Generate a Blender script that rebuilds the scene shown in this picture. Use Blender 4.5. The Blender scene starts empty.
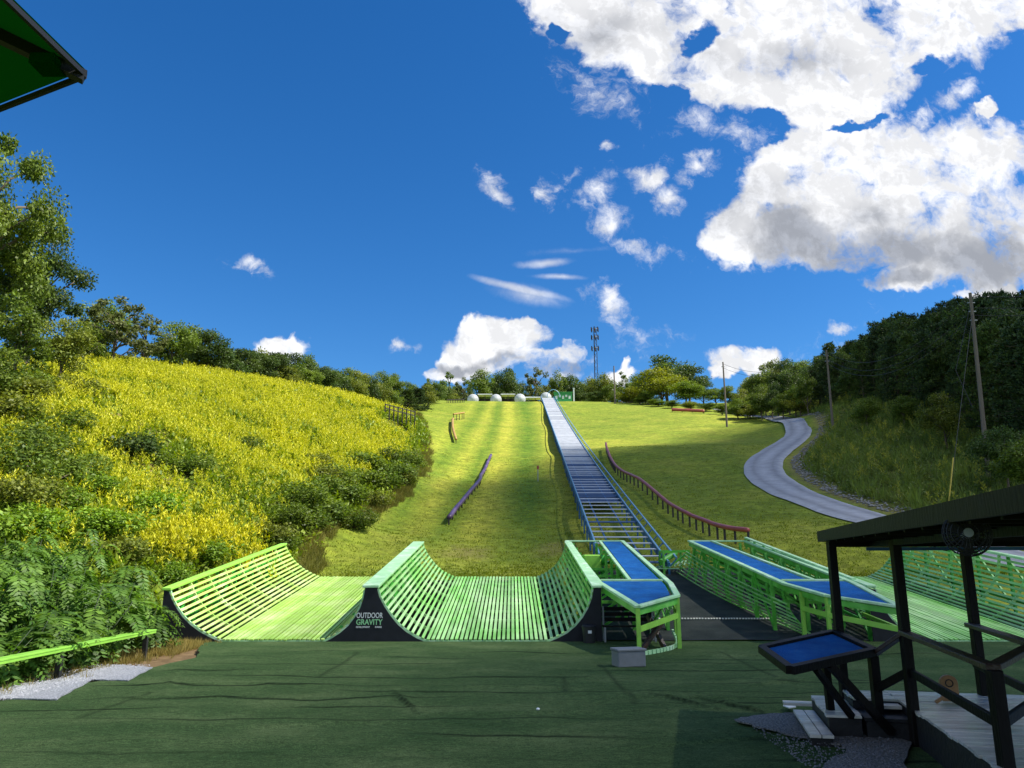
import bpy, math, random
import numpy as np
from mathutils import Vector
random.seed(7)
SC = bpy.context.scene
COL = SC.collection
TH = math.radians(12.9)
CT, ST = math.cos(TH), math.sin(TH)
CAMZ = 2.3
F = 768.0

def ray(px, py):
    cx = (px-512)/F; cy = (384-py)/F
    return cx, CT-cy*ST, ST+cy*CT
def P(px, py, Y):
    dx, dy, dz = ray(px, py); t = Y/dy
    return (dx*t, Y, CAMZ+dz*t)
def PZ(px, py, z):
    dx, dy, dz = ray(px, py); t = (z-CAMZ)/dz
    return (dx*t, dy*t, z)
SL = 0.133
def zf(y): return SL*max(0.0, y-23.2)
def PP(px, py, off=1.55):            # meets the plane lying "off" above the ramp floor
    dx, dy, dz = ray(px, py)
    t = (off-SL*23.2-CAMZ)/(dz-SL*dy)
    return (dx*t, dy*t, CAMZ+dz*t)

# ------------------------------------------------------------------ materials
def newmat(name):
    m = bpy.data.materials.new(name); m.use_nodes = True
    nt = m.node_tree; nt.nodes.clear()
    return m, nt
def mat(name, col, rough=0.6, var=0.15, vscale=3.0, bump=0.0, bscale=20.0, metal=0.0, col2=None, c2scale=1.0, c2pos=(0.5, 0.65), spec=0.5, stretch=(1, 1, 1), island=0.0):
    m, nt = newmat(name); N = nt.nodes; L = nt.links
    out = N.new('ShaderNodeOutputMaterial'); b = N.new('ShaderNodeBsdfPrincipled')
    L.new(b.outputs[0], out.inputs[0])
    b.inputs['Roughness'].default_value = rough; b.inputs['Metallic'].default_value = metal
    b.inputs['Specular IOR Level'].default_value = spec
    tc = N.new('ShaderNodeTexCoord'); mp = N.new('ShaderNodeMapping'); mp.inputs['Scale'].default_value = stretch
    L.new(tc.outputs['Object'], mp.inputs[0])
    n = N.new('ShaderNodeTexNoise'); n.inputs['Scale'].default_value = vscale; n.inputs['Detail'].default_value = 6
    L.new(mp.outputs[0], n.inputs['Vector'])
    mr = N.new('ShaderNodeMapRange'); mr.inputs[1].default_value = 0.25; mr.inputs[2].default_value = 0.75
    mr.inputs[3].default_value = 1-var; mr.inputs[4].default_value = 1+var
    L.new(n.outputs[0], mr.inputs[0])
    mx = N.new('ShaderNodeVectorMath'); mx.operation = 'SCALE'
    if col2:
        n2 = N.new('ShaderNodeTexNoise'); n2.inputs['Scale'].default_value = c2scale; n2.inputs['Detail'].default_value = 8
        n2.inputs['Roughness'].default_value = 0.65
        L.new(mp.outputs[0], n2.inputs['Vector'])
        cr = N.new('ShaderNodeValToRGB')
        cr.color_ramp.elements[0].position = c2pos[0]; cr.color_ramp.elements[0].color = (*col, 1)
        cr.color_ramp.elements[1].position = c2pos[1]; cr.color_ramp.elements[1].color = (*col2, 1)
        L.new(n2.outputs[0], cr.inputs[0]); L.new(cr.outputs[0], mx.inputs[0])
    else:
        mx.inputs[0].default_value = col
    if island:
        ge = N.new('ShaderNodeNewGeometry'); ir = N.new('ShaderNodeMapRange'); ir.inputs[3].default_value = 1-island; ir.inputs[4].default_value = 1+island*.6
        L.new(ge.outputs['Random Per Island'], ir.inputs[0]); im = N.new('ShaderNodeMath'); im.operation = 'MULTIPLY'
        L.new(ir.outputs[0], im.inputs[0]); L.new(mr.outputs[0], im.inputs[1]); L.new(im.outputs[0], mx.inputs['Scale'])
    else: L.new(mr.outputs[0], mx.inputs['Scale'])
    L.new(mx.outputs[0], b.inputs['Base Color'])
    if bump:
        nb = N.new('ShaderNodeTexNoise'); nb.inputs['Scale'].default_value = bscale; nb.inputs['Detail'].default_value = 5
        L.new(mp.outputs[0], nb.inputs['Vector'])
        bp = N.new('ShaderNodeBump'); bp.inputs['Strength'].default_value = bump; bp.inputs['Distance'].default_value = 0.05
        L.new(nb.outputs[0], bp.inputs['Height']); L.new(bp.outputs[0], b.inputs['Normal'])
    return m
def leafmat(name, trans=0.35, rnd=0.18, rough=0.5, gain=1.0):
    m, nt = newmat(name); N = nt.nodes; L = nt.links
    out = N.new('ShaderNodeOutputMaterial')
    at = N.new('ShaderNodeAttribute'); at.attribute_name = 'Col'
    oi = N.new('ShaderNodeObjectInfo')
    mr = N.new('ShaderNodeMapRange'); mr.inputs[3].default_value = gain*(1-rnd); mr.inputs[4].default_value = gain*(1+rnd)
    L.new(oi.outputs['Random'], mr.inputs[0])
    mx = N.new('ShaderNodeVectorMath'); mx.operation = 'SCALE'
    L.new(at.outputs['Color'], mx.inputs[0]); L.new(mr.outputs[0], mx.inputs['Scale'])
    d = N.new('ShaderNodeBsdfPrincipled'); d.inputs['Roughness'].default_value = rough; d.inputs['Specular IOR Level'].default_value = 0.25
    t = N.new('ShaderNodeBsdfTranslucent')
    hs = N.new('ShaderNodeHueSaturation'); hs.inputs['Saturation'].default_value = 1.1; hs.inputs['Value'].default_value = 1.3
    L.new(mx.outputs[0], d.inputs['Base Color']); L.new(mx.outputs[0], hs.inputs['Color']); L.new(hs.outputs[0], t.inputs[0])
    ms = N.new('ShaderNodeMixShader'); ms.inputs[0].default_value = trans
    L.new(d.outputs[0], ms.inputs[1]); L.new(t.outputs[0], ms.inputs[2]); L.new(ms.outputs[0], out.inputs[0])
    return m
M = {}
M['lime'] = mat('lime_paint', (0.09, 0.44, 0.035), 0.45, 0.2, 2, col2=(0.22, 0.60, 0.12), c2scale=1.3, c2pos=(0.45, 0.75))
M['lime_bright'] = mat('bright_lime_paint', (0.28, 0.60, 0.07), 0.45, 0.18, 3)
M['slat'] = mat('pale_lime_slat_paint', (0.21, 0.55, 0.10), 0.5, 0.2, 4, col2=(0.46, 0.72, 0.33), c2scale=0.9, c2pos=(0.40, 0.66), stretch=(1, .3, 1), island=.22, bump=.2)  # mint paleness puts whitish sun glare into the lime slat colour
M['slat_yellow'] = mat('yellow_lime_slat_paint', (0.36, 0.60, 0.10), 0.5, 0.12, 2, col2=(0.56, 0.70, 0.28), c2scale=0.9, c2pos=(0.45, 0.7), island=.2, bump=.2)
M['mint'] = mat('pale_mint_trim_paint', (0.40, 0.70, 0.36), 0.45, 0.15, 3, col2=(0.58, 0.78, 0.54), c2scale=1.5)
M['deepgreen'] = mat('deep_green_paint', (0.05, 0.36, 0.04), 0.5, 0.25, 2)
M['black'] = mat('black_panel_paint', (0.012, 0.013, 0.018), 0.55, 0.3, 4, spec=0.3)
M['darkwood'] = mat('dark_stained_wood', (0.007, 0.006, 0.006), 0.55, 0.35, 5, bump=0.2, bscale=30, stretch=(1, 1, .2), spec=.15, col2=(0.014, 0.010, 0.008), c2scale=4, c2pos=(.5, .8))
M['brownrail'] = mat('brown_rail_wood', (0.045, 0.024, 0.016), 0.4, 0.3, 6, bump=0.3, bscale=30)
M['bluecarpet'] = mat('blue_turf_carpet', (0.006, 0.10, 0.34), 0.85, 0.25, 1.6, bump=0.6, bscale=60, spec=0.15, col2=(0.02, 0.16, 0.40), c2scale=5, c2pos=(.45, .75))
M['deck'] = mat('weathered_deck_boards', (0.68, 0.64, 0.58), 0.22, 0.25, 2.5, bump=0.2, bscale=25, col2=(0.85, 0.82, 0.76), c2scale=6, stretch=(.4, 3, 1), spec=.9, island=.25)
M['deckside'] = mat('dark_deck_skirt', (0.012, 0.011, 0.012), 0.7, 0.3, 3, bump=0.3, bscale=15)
M['bluepaint'] = mat('blue_steel_paint', (0.015, 0.10, 0.28), 0.5, 0.2, 2, col2=(0.05, 0.20, 0.40), c2scale=1)
M['paleblue'] = mat('faded_blue_steel', (0.14, 0.32, 0.50), 0.4, 0.15, 2)
M['tread'] = mat('pale_tread_metal', (0.52, 0.54, 0.56), 0.45, 0.2, 1.5, island=.35)
M['belt'] = mat('worn_blue_belt', (0.03, 0.07, 0.16), 0.6, 0.3, 2)
M['red'] = mat('red_bumper_vinyl', (0.36, 0.075, 0.06), 0.4, 0.2, 1)
M['purple'] = mat('purple_bumper_vinyl', (0.07, 0.035, 0.10), 0.4, 0.2, 1, col2=(0.16, 0.10, 0.21), c2scale=.6)
M['yellow'] = mat('yellow_bumper_vinyl', (0.36, 0.22, 0.05), 0.5, 0.25, 1)
M['post'] = mat('dark_post_wood', (0.035, 0.03, 0.028), 0.8, 0.3, 5)
M['barewood'] = mat('weathered_pole_wood', (0.16, 0.13, 0.105), 0.85, 0.25, 3, bump=0.3, bscale=12, stretch=(4, 4, .3))
M['white'] = mat('white_paint', (0.78, 0.80, 0.80), 0.4, 0.06, 2)
M['green_sign'] = mat('green_booth_paint', (0.04, 0.30, 0.08), 0.5, 0.2, 1)
M['greysteel'] = mat('grey_galvanised_steel', (0.30, 0.32, 0.34), 0.5, 0.15, 2, metal=0.3)
M['greybox'] = mat('grey_plastic_box', (0.20, 0.21, 0.22), 0.6, 0.15, 3, bump=.2, bscale=8)
M['rubber'] = mat('black_rubber', (0.015, 0.015, 0.016), 0.6, 0.2, 5)
M['wire'] = mat('dark_cable', (0.03, 0.03, 0.03), 0.6, 0.1, 5)
M['rope'] = mat('white_rope', (0.72, 0.72, 0.66), 0.8, 0.15, 10)
M['orangewood'] = mat('varnished_orange_wood', (0.42, 0.22, 0.09), 0.5, 0.3, 12, bump=.3, bscale=30)
M['bark'] = mat('tree_bark', (0.13, 0.10, 0.075), 0.9, 0.35, 2, bump=0.6, bscale=8, stretch=(3, 3, .5))
M['leaf'] = leafmat('tree_leaves'); M['needle'] = leafmat('pine_needles', 0.15, 0.2)
M['weed'] = leafmat('meadow_leaves', 0.35, 0.1)
M['lettergreen'] = mat('green_lettering', (0.28, 0.62, 0.30), .5, .05)
M['letterwhite'] = mat('white_lettering', (0.72, 0.76, 0.74), .5, .05)
M['yellowtube'] = mat('yellow_guy_sleeve', (0.55, 0.42, 0.04), .5, .1)
M['stone'] = mat('pale_rubble_stone', (0.26, 0.25, 0.235), .9, .4, 1.5, bump=.5, bscale=6)

# ------------------------------------------------------------------ mesh builder
def V(a): return np.array(a, float)
class MB:
    def __init__(s): s.v = []; s.f = []
    def add(s, vs, fs):
        o = len(s.v); s.v += [tuple(map(float, p)) for p in vs]; s.f += [tuple(i+o for i in f) for f in fs]; return s
    def obox(s, c, a, b, d):                       # centre and three half-axis vectors
        c, a, b, d = V(c), V(a), V(b), V(d)
        vs = [c+i*a+j*b+k*d for k in (-1, 1) for j in (-1, 1) for i in (-1, 1)]
        return s.add(vs, [(0, 2, 3, 1), (4, 5, 7, 6), (0, 1, 5, 4), (2, 6, 7, 3), (0, 4, 6, 2), (1, 3, 7, 5)])
    def box(s, x0, x1, y0, y1, z0, z1):
        return s.obox(((x0+x1)/2, (y0+y1)/2, (z0+z1)/2), ((x1-x0)/2, 0, 0), (0, (y1-y0)/2, 0), (0, 0, (z1-z0)/2))
    def beam(s, p, q, w, h, up=(0, 0, 1)):         # rectangular bar p to q, w sideways, h along up
        p, q, up = V(p), V(q), V(up); d = q-p; L = np.linalg.norm(d)
        if L < 1e-6: return s
        d /= L; sd = np.cross(d, up)
        if np.linalg.norm(sd) < 1e-4: sd = np.cross(d, V((0, 1, 0)))
        sd /= np.linalg.norm(sd); u = np.cross(sd, d)
        return s.obox((p+q)/2, d*L/2, sd*w/2, u*h/2)
    def tube(s, pts, r, n=8, cap=True):
        pts = [V(p) for p in pts]; rs = r if isinstance(r, (list, tuple, np.ndarray)) else [r]*len(pts)
        o = len(s.v); k = len(pts); ref = None
        for i, p in enumerate(pts):
            d = pts[min(i+1, k-1)]-pts[max(i-1, 0)]; d = d/(np.linalg.norm(d)+1e-9)
            if ref is None:
                ref = np.cross(d, V((0, 0, 1)))
                if np.linalg.norm(ref) < .05: ref = np.cross(d, V((0, 1, 0)))
            a = ref-d*np.dot(ref, d); a /= np.linalg.norm(a)+1e-9; ref = a; b = np.cross(d, a)
            for j in range(n):
                t = 2*math.pi*j/n; q = p+rs[i]*(math.cos(t)*a+math.sin(t)*b); s.v.append(tuple(q))
        for i in range(k-1):
            for j in range(n):
                s.f.append((o+i*n+j, o+i*n+(j+1) % n, o+(i+1)*n+(j+1) % n, o+(i+1)*n+j))
        if cap:
            s.f.append(tuple(o+j for j in reversed(range(n)))); s.f.append(tuple(o+(k-1)*n+j for j in range(n)))
        return s
    def slab(s, pts, th, nrm=(0, 0, 1)):           # polygon sheet with thickness th below
        nrm = V(nrm); n = len(pts); a = [V(p) for p in pts]; b = [p-nrm*th for p in a]
        return s.add(a+b, [tuple(range(n)), tuple(reversed(range(n, 2*n)))]+[(i, i+n, (i+1) % n+n, (i+1) % n) for i in range(n)])
    def sphere(s, c, r, nu=16, nv=10, zmin=-1):
        c = V(c); r = V(r) if hasattr(r, '__len__') else V((r, r, r)); o = len(s.v)
        for i in range(nv+1):
            ph = math.pi*i/nv
            for j in range(nu):
                t = 2*math.pi*j/nu
                z = max(math.cos(ph), zmin)
                s.v.append(tuple(c+r*V((math.sin(ph)*math.cos(t), math.sin(ph)*math.sin(t), z))))
        for i in range(nv):
            for j in range(nu): s.f.append((o+i*nu+j, o+(i+1)*nu+j, o+(i+1)*nu+(j+1) % nu, o+i*nu+(j+1) % nu))
        return s
    def torus(s, c, R, r, ax=(0, 1, 0), n=28, m=6):
        ax = V(ax)/np.linalg.norm(ax); a = np.cross(ax, V((0, 0, 1)))
        if np.linalg.norm(a) < .1: a = np.cross(ax, V((1, 0, 0)))
        a /= np.linalg.norm(a); b = np.cross(ax, a); c = V(c)
        return s.tube([c+R*(math.cos(2*math.pi*i/n)*a+math.sin(2*math.pi*i/n)*b) for i in range(n+1)], r, m, False)
    def build(s, name, m, parent=None, bevel=0.0, smooth=False):
        loc = V(parent.matrix_basis.translation) if parent else V((0, 0, 0))
        pr = parent.parent if parent else None
        while pr: loc = loc+V(pr.matrix_basis.translation); pr = pr.parent
        me = bpy.data.meshes.new(name)
        me.from_pydata([tuple(V(p)-loc) for p in s.v], [], s.f); me.update()
        me.materials.append(m)
        o = bpy.data.objects.new(name, me); COL.objects.link(o)
        if parent: o.parent = parent
        if smooth:
            me.polygons.foreach_set('use_smooth', [True]*len(me.polygons))
        if bevel:
            md = o.modifiers.new('bevel', 'BEVEL'); md.width = bevel; md.segments = 1; md.limit_method = 'ANGLE'
        return o
def tag(o, label=None, cat=None, group=None, kind=None):
    if label: o['label'] = label
    if cat: o['category'] = cat
    if group: o['group'] = group
    if kind: o['kind'] = kind
    return o
def thing(name, loc, label, cat, group=None):
    o = bpy.data.objects.new(name, None); COL.objects.link(o); o.location = loc; o.empty_display_size = .3
    bpy.context.view_layer.update() if False else None
    return tag(o, label, cat, group)
def copy_thing(root, loc, rz, sc, label, group=None):
    c = root.copy(); COL.objects.link(c); c.location = loc; c.rotation_euler = (0, 0, rz); c.scale = sc if hasattr(sc, '__len__') else (sc,)*3
    c['label'] = label
    if group: c['group'] = group
    for ch in root.children:
        k = ch.copy(); COL.objects.link(k); k.parent = c
        for g in ch.children:
            h = g.copy(); COL.objects.link(h); h.parent = k
    return c

# ------------------------------------------------------------------ noise in numpy
_rng = np.random.default_rng(11)
_perm = _rng.random((256, 256))
def vnoise(x, y):
    x = np.asarray(x, float); y = np.asarray(y, float)
    xi = np.floor(x).astype(int); yi = np.floor(y).astype(int); fx = x-xi; fy = y-yi
    fx = fx*fx*(3-2*fx); fy = fy*fy*(3-2*fy)
    g = lambda a, b: _perm[a & 255, b & 255]
    return (g(xi, yi)*(1-fx)+g(xi+1, yi)*fx)*(1-fy)+(g(xi, yi+1)*(1-fx)+g(xi+1, yi+1)*fx)*fy-0.5
def fbm(x, y, o=4):
    r = 0; a = 1.0
    for i in range(o): r = r+a*vnoise(x*2**i+17*i, y*2**i+5*i); a *= .5
    return r
def sstep(a, b, x): t = np.clip((x-a)/(b-a), 0, 1); return t*t*(3-2*t)

# ------------------------------------------------------------------ terrain
ctl = []
for x in (-40, -9, 0, 9, 20, 45):
    for y in (-30, -10, 5, 15, 22): ctl.append((x, y, 0.0))
for x in (-9.5, -4, 0, 5, 10, 17): ctl.append((x, 34.5, 1.5)); ctl.append((x, 28, .64))
def pc(*a):
    for (px, py, Y) in a: ctl.append(P(px, py, Y))
pc((510, 560, 42), (515, 520, 55), (517, 485, 72), (519, 443, 110), (520, 420, 145), (520, 402, 190))
pc((420, 545, 44), (450, 522, 54), (478, 490, 69), (491, 457, 95))
pc((300, 578, 36), (345, 530, 50), (395, 500, 60), (425, 470, 80), (425, 440, 100), (425, 412, 140), (440, 402, 190))
pc((150, 640, 23.5), (60, 640, 20.5), (0, 640, 19), (-80, 640, 18), (100, 560, 27), (100, 480, 34), (150, 430, 42), (100, 396, 52), (150, 381, 60), (40, 380, 52))
pc((0, 480, 28), (0, 400, 38), (-60, 380, 42), (250, 500, 41), (250, 440, 55), (270, 393, 80), (350, 460, 64), (330, 401, 95), (385, 416, 100), (330, 500, 48), (300, 545, 40), (240, 565, 33), (200, 600, 27))
pc((150, 396, 90), (40, 396, 90), (270, 402, 120), (350, 400, 140), (-100, 385, 90))
pc((640, 430, 120), (690, 412, 150), (740, 415, 138), (700, 480, 70), (700, 535, 46), (640, 487, 64), (606, 450, 90), (748, 546, 40), (780, 555, 38), (850, 548, 36), (590, 402, 190), (640, 405, 175))
pc((757, 418, 140), (785, 421, 122), (797, 430, 104), (758, 463, 74), (775, 490, 60), (830, 510, 52), (880, 522, 46), (950, 541, 41), (1024, 560, 37), (1100, 575, 34))
pc((850, 480, 62), (850, 430, 92), (900, 450, 75), (900, 500, 54), (985, 475, 58), (1000, 525, 45), (1040, 430, 72), (832, 412, 105), (950, 420, 82), (900, 385, 115), (1040, 395, 95), (1150, 420, 70), (820, 400, 150))
for x in (-60, -20, 0, 20, 45): ctl.append((x, 225, 42)); ctl.append((x, 300, 38))
ctl += [(90, 200, 44), (-90, 200, 40), (-160, 100, 25), (160, 100, 30), (-120, 20, 8), (120, 20, 5)]
CT_ = np.array(ctl); sc_ = 50.0
cx_, cz_ = CT_[:, :2]/sc_, CT_[:, 2]
def tk(r2): return 0.5*r2*np.log(r2+1e-12)
n_ = len(cx_)
D2 = ((cx_[:, None]-cx_[None])**2).sum(-1)
A_ = np.zeros((n_+3, n_+3)); A_[:n_, :n_] = tk(D2)+np.eye(n_)*0.004
A_[:n_, n_] = 1; A_[:n_, n_+1:] = cx_; A_[n_, :n_] = 1; A_[n_+1:, :n_] = cx_.T
w_ = np.linalg.solve(A_, np.concatenate([cz_, np.zeros(3)]))
def tps(x, y):
    p = np.stack([np.ravel(x), np.ravel(y)], 1)/sc_
    out = np.zeros(len(p))
    for i in range(0, len(p), 20000):
        q = p[i:i+20000]; d = ((q[:, None]-cx_[None])**2).sum(-1)
        out[i:i+20000] = tk(d)@w_[:n_]+w_[n_]+q@w_[n_+1:]
    return out.reshape(np.shape(x))
def height(x, y):
    x = np.atleast_1d(np.asarray(x, float)); y = np.atleast_1d(np.asarray(y, float))
    cx = np.clip(x, -130, 130); cy = np.clip(y, -30, 290)
    h = tps(cx, cy)
    far = np.hypot(x-cx, y-cy); h = h*np.exp(-far/260.0)
    plane = SL*np.clip(y-23.2, 0, None)
    m = sstep(-13.0, -10.8, x)*sstep(24, 19, x)*sstep(41, 35.6, y)
    h = h*(1-m)+(plane-0.09)*m
    left = sstep(-10.5, -14, x)*sstep(140, 110, y)
    h = h+(0.5*fbm(x*.22, y*.22)*left)*(1-m)+0.18*fbm(x*.13+9, y*.13)*(1-m)
    return h
def gz(x, y): return float(height(x, y)[0])

axx = np.concatenate([np.linspace(-900, -140, 20), np.arange(-130, -60, 4), np.arange(-60, 75, .8), np.arange(75, 131, 4), np.linspace(140, 900, 20)])
axy = np.concatenate([np.linspace(-400, -40, 10), np.arange(-30, 0, 3), np.arange(0, 130, .8), np.arange(130, 240, 1.6), np.arange(240, 300, 6), np.linspace(320, 1200, 20)])
GX, GY = np.meshgrid(axx, axy, indexing='xy')
GZ = height(GX.ravel(), GY.ravel()).reshape(GX.shape)
def grid_mesh(name, X, Y, Z, m, smooth=True):
    ny, nx = X.shape
    me = bpy.data.meshes.new(name)
    v = np.stack([X, Y, Z], -1).reshape(-1, 3)
    i = np.arange(ny*nx).reshape(ny, nx)
    f = np.stack([i[:-1, :-1], i[:-1, 1:], i[1:, 1:], i[1:, :-1]], -1).reshape(-1, 4)
    me.vertices.add(len(v)); me.vertices.foreach_set('co', v.ravel())
    me.loops.add(f.size); me.loops.foreach_set('vertex_index', f.ravel().astype(np.int32))
    me.polygons.add(len(f)); me.polygons.foreach_set('loop_start', np.arange(0, f.size, 4, dtype=np.int32))
    me.polygons.foreach_set('use_smooth', np.ones(len(f), bool)) if smooth else None
    me.update(calc_edges=True); me.materials.append(m)
    o = bpy.data.objects.new(name, me); COL.objects.link(o); return o
_edY = np.array([0, 20, 33, 36, 50, 60, 80, 100, 130, 180, 260.]); _edX = np.array([-11.5, -11.2, -10.7, -9.7, -10.7, -9.2, -9.2, -11.5, -16, -23, -30.])
def edgeL(y): return np.interp(y, _edY, _edX)
roadpx = [(720, 416, 156), (757, 418, 140), (785, 421, 122), (799, 430, 104), (793, 440, 93), (776, 452, 82), (764, 463, 74), (767, 476, 67), (790, 492, 59), (830, 507, 52.5), (880, 521, 46.5), (950, 541, 41), (1024, 560, 37), (1110, 578, 34), (1250, 600, 31)]
RC = [P(a, b, c)[:2] for a, b, c in roadpx]
def spline(pts, k=8):
    pts = [V(p) for p in pts]; out = []
    for i in range(len(pts)-1):
        p0 = pts[max(i-1, 0)]; p1 = pts[i]; p2 = pts[i+1]; p3 = pts[min(i+2, len(pts)-1)]
        for j in range(k):
            t = j/k
            out.append(.5*((2*p1)+(-p0+p2)*t+(2*p0-5*p1+4*p2-p3)*t*t+(-p0+3*p1-3*p2+p3)*t**3))
    out.append(pts[-1]); return out
RS = np.array(spline(RC, 12))
def road_dist(x, y):                # signed: positive on the right-hand (bank) side
    x = np.ravel(x); y = np.ravel(y)
    best = np.full(len(x), 1e9); side = np.zeros(len(x))
    for i in range(len(RS)-1):
        a, b = RS[i], RS[i+1]; d = b-a; L2 = (d@d)
        t = np.clip(((x-a[0])*d[0]+(y-a[1])*d[1])/L2, 0, 1)
        qx = a[0]+t*d[0]-x; qy = a[1]+t*d[1]-y; r = np.hypot(qx, qy)
        s = np.sign(d[0]*(y-a[1])-d[1]*(x-a[0]))
        k = r < best-1e-9; best[k] = r[k]; side[k] = s[k]
    return best*side
# ------------------------------------------------------------------ ground material
def ground_material():
    m, nt = newmat('hillside_ground'); N = nt.nodes; L = nt.links
    out = N.new('ShaderNodeOutputMaterial'); b = N.new('ShaderNodeBsdfPrincipled'); L.new(b.outputs[0], out.inputs[0])
    b.inputs['Roughness'].default_value = 0.9; b.inputs['Specular IOR Level'].default_value = 0.15
    at = N.new('ShaderNodeAttribute'); at.attribute_name = 'Mask'; sp = N.new('ShaderNodeSeparateColor'); L.new(at.outputs['Color'], sp.inputs[0])
    tc = N.new('ShaderNodeTexCoord')
    def noise(sc, det=6, rough=.6, stretch=None):
        n = N.new('ShaderNodeTexNoise'); n.inputs['Scale'].default_value = sc; n.inputs['Detail'].default_value = det; n.inputs['Roughness'].default_value = rough
        if stretch:
            mp = N.new('ShaderNodeMapping'); mp.inputs['Scale'].default_value = stretch; L.new(tc.outputs['Object'], mp.inputs[0]); L.new(mp.outputs[0], n.inputs[0])
        else: L.new(tc.outputs['Object'], n.inputs[0])
        return n.outputs[0]
    def ramp(src, els):
        r = N.new('ShaderNodeValToRGB')
        while len(r.color_ramp.elements) < len(els): r.color_ramp.elements.new(.5)
        for e, (p, c) in zip(r.color_ramp.elements, els): e.position = p; e.color = (*c, 1)
        L.new(src, r.inputs[0]); return r.outputs[0]
    def mix(f, a, c):
        x = N.new('ShaderNodeMix'); x.data_type = 'RGBA'
        L.new(f, x.inputs[0]); L.new(a, x.inputs[6]); L.new(c, x.inputs[7]); return x.outputs[2]
    g1 = ramp(noise(.16, 8, .7), [(.32, (.065, .145, .012)), (.5, (.115, .205, .017)), (.68, (.19, .25, .026))])
    g2 = ramp(noise(.16, 8, .7), [(.3, (.29, .34, .036)), (.55, (.38, .385, .05)), (.75, (.43, .40, .085))])
    lawn = mix(sp.outputs[0], g1, g2)
    # fine tufts
    fine = ramp(noise(2.2, 8, .8), [(.3, (.40, .40, .40)), (.7, (1.45, 1.42, 1.25))])
    ml = N.new('ShaderNodeVectorMath'); ml.operation = 'MULTIPLY'; L.new(lawn, ml.inputs[0]); L.new(fine, ml.inputs[1])
    mid = ramp(noise(.9, 7, .72), [(.3, (.62, .66, .6)), (.7, (1.28, 1.24, 1.2))])
    ml2 = N.new('ShaderNodeVectorMath'); ml2.operation = 'MULTIPLY'; L.new(ml.outputs[0], ml2.inputs[0]); L.new(mid, ml2.inputs[1])
    dirt = ramp(noise(2.5, 8, .75), [(.3, (.12, .075, .04)), (.55, (.27, .18, .09)), (.75, (.42, .31, .17))])
    bank = ramp(noise(.8, 8, .75), [(.35, (.055, .075, .012)), (.55, (.12, .14, .02)), (.72, (.20, .16, .05))])
    c = mix(sp.outputs[1], ml2.outputs[0], dirt)
    c = mix(sp.outputs[2], c, bank)
    L.new(c, b.inputs['Base Color'])
    bp = N.new('ShaderNodeBump'); bp.inputs['Strength'].default_value = .8; bp.inputs['Distance'].default_value = .12
    L.new(noise(3.5, 8, .8), bp.inputs['Height']); L.new(bp.outputs[0], b.inputs['Normal'])
    return m
ter = grid_mesh('hillside_ground', GX, GY, GZ, ground_material())
tag(ter, kind='structure')
x = GX.ravel(); y = GY.ravel()
eL = edgeL(y)
bankL = sstep(1.2, -1.5, x-eL+1.2*fbm(x*.3, y*.3))*(y > 5)
rd = road_dist(x, y)
_ry0, _ry1 = RS[:, 1].min(), RS[:, 1].max()
rdn = np.where(rd > 0, 1, 0)
bankR = sstep(2.6, 4.0, rd)*(y < 121)*(y > 20)
bankR = np.maximum(bankR, sstep(150, 165, y)*(x > 48))
wob = .7*fbm(x*.05, y*.025)+.35*fbm(x*.3, y*.1)
xx = x+wob-0.012*(y-40)
stripe = np.zeros_like(x)
for c0, w0, a0 in ((-2.3, 1.1, 1.0), (4.8, 1.1, 1.1), (-6.3, .9, .6), (-10.5, 1.0, .45)):
    stripe = np.maximum(stripe, a0*np.exp(-((xx-c0)/w0)**2))
stripe = stripe*(1.0+.7*fbm(x*.5, y*.12))*sstep(38, 55, y)+.45*sstep(-.1, .4, fbm(x*.07+3, y*.05))*(x > 9)
for c0, w0 in ((1.6, 1.5),): stripe = stripe*(1-.9*np.exp(-((xx-c0)/w0)**2))
dirt = np.zeros_like(x)
for dx_, dy_, r_ in ((-2.6, 44, 1.0), (2.2, 45, 1.1), (-8.5, 21, 1.0)):
    dirt = np.maximum(dirt, .4*sstep(r_*1.6, r_*.3, np.hypot(x-dx_, (y-dy_)*.5)+1.2*fbm(x*.8, y*.8)))
dirt = np.maximum(dirt, sstep(.9, .1, np.abs(x+9.6+.5*fbm(x, y)))*(y > 8)*(y < 24)*.95)
dirt = np.maximum(dirt, .75*sstep(.9, .2, np.abs(x-eL+.9+.8*fbm(x*.4, y*.4)))*sstep(38, 60, y)*sstep(110, 80, y)*(fbm(x*.3+4, y*.3) > -.1))
dirt = np.maximum(dirt, .7*sstep(1.8, .4, np.abs(rd-3.4))*(y < 121)*(y > 25))
bank = np.maximum(bankL, bankR)
mg_ = (x > -11)*(x < -5.5)*(y > 8)*(y < 23.3)*1.0; dirt = np.maximum(dirt, mg_); bank = bank*(1-mg_)
# bare clay scars on the meadow slope
for px_, py_, Y_ in ((95, 430, 45), (110, 445, 42), (165, 470, 40)):
    q = P(px_, py_, Y_); s_ = sstep(3.0, .4, np.hypot((x-q[0]), (y-q[1])*.6)+1.5*fbm(x*.4, y*.4)); dirt = np.maximum(dirt, s_); bank = bank*(1-s_)
dirt = dirt*(1-bankR*0)
lane_ = np.exp(-((xx-1.2)/1.2)**2)+.8*np.exp(-((xx+4.4)/.9)**2)+.6*np.exp(-((xx+8.3)/1.0)**2)
stripe = .36*(1-np.clip(lane_, 0, 1)*sstep(38, 60, y))+.72*stripe
msk = np.stack([np.clip(stripe, 0, 1), np.clip(dirt, 0, 1), np.clip(bank, 0, 1), np.ones_like(x)], -1)
a_ = ter.data.attributes.new('Mask', 'FLOAT_COLOR', 'POINT'); a_.data.foreach_set('color', msk.ravel().astype(np.float32))

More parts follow.
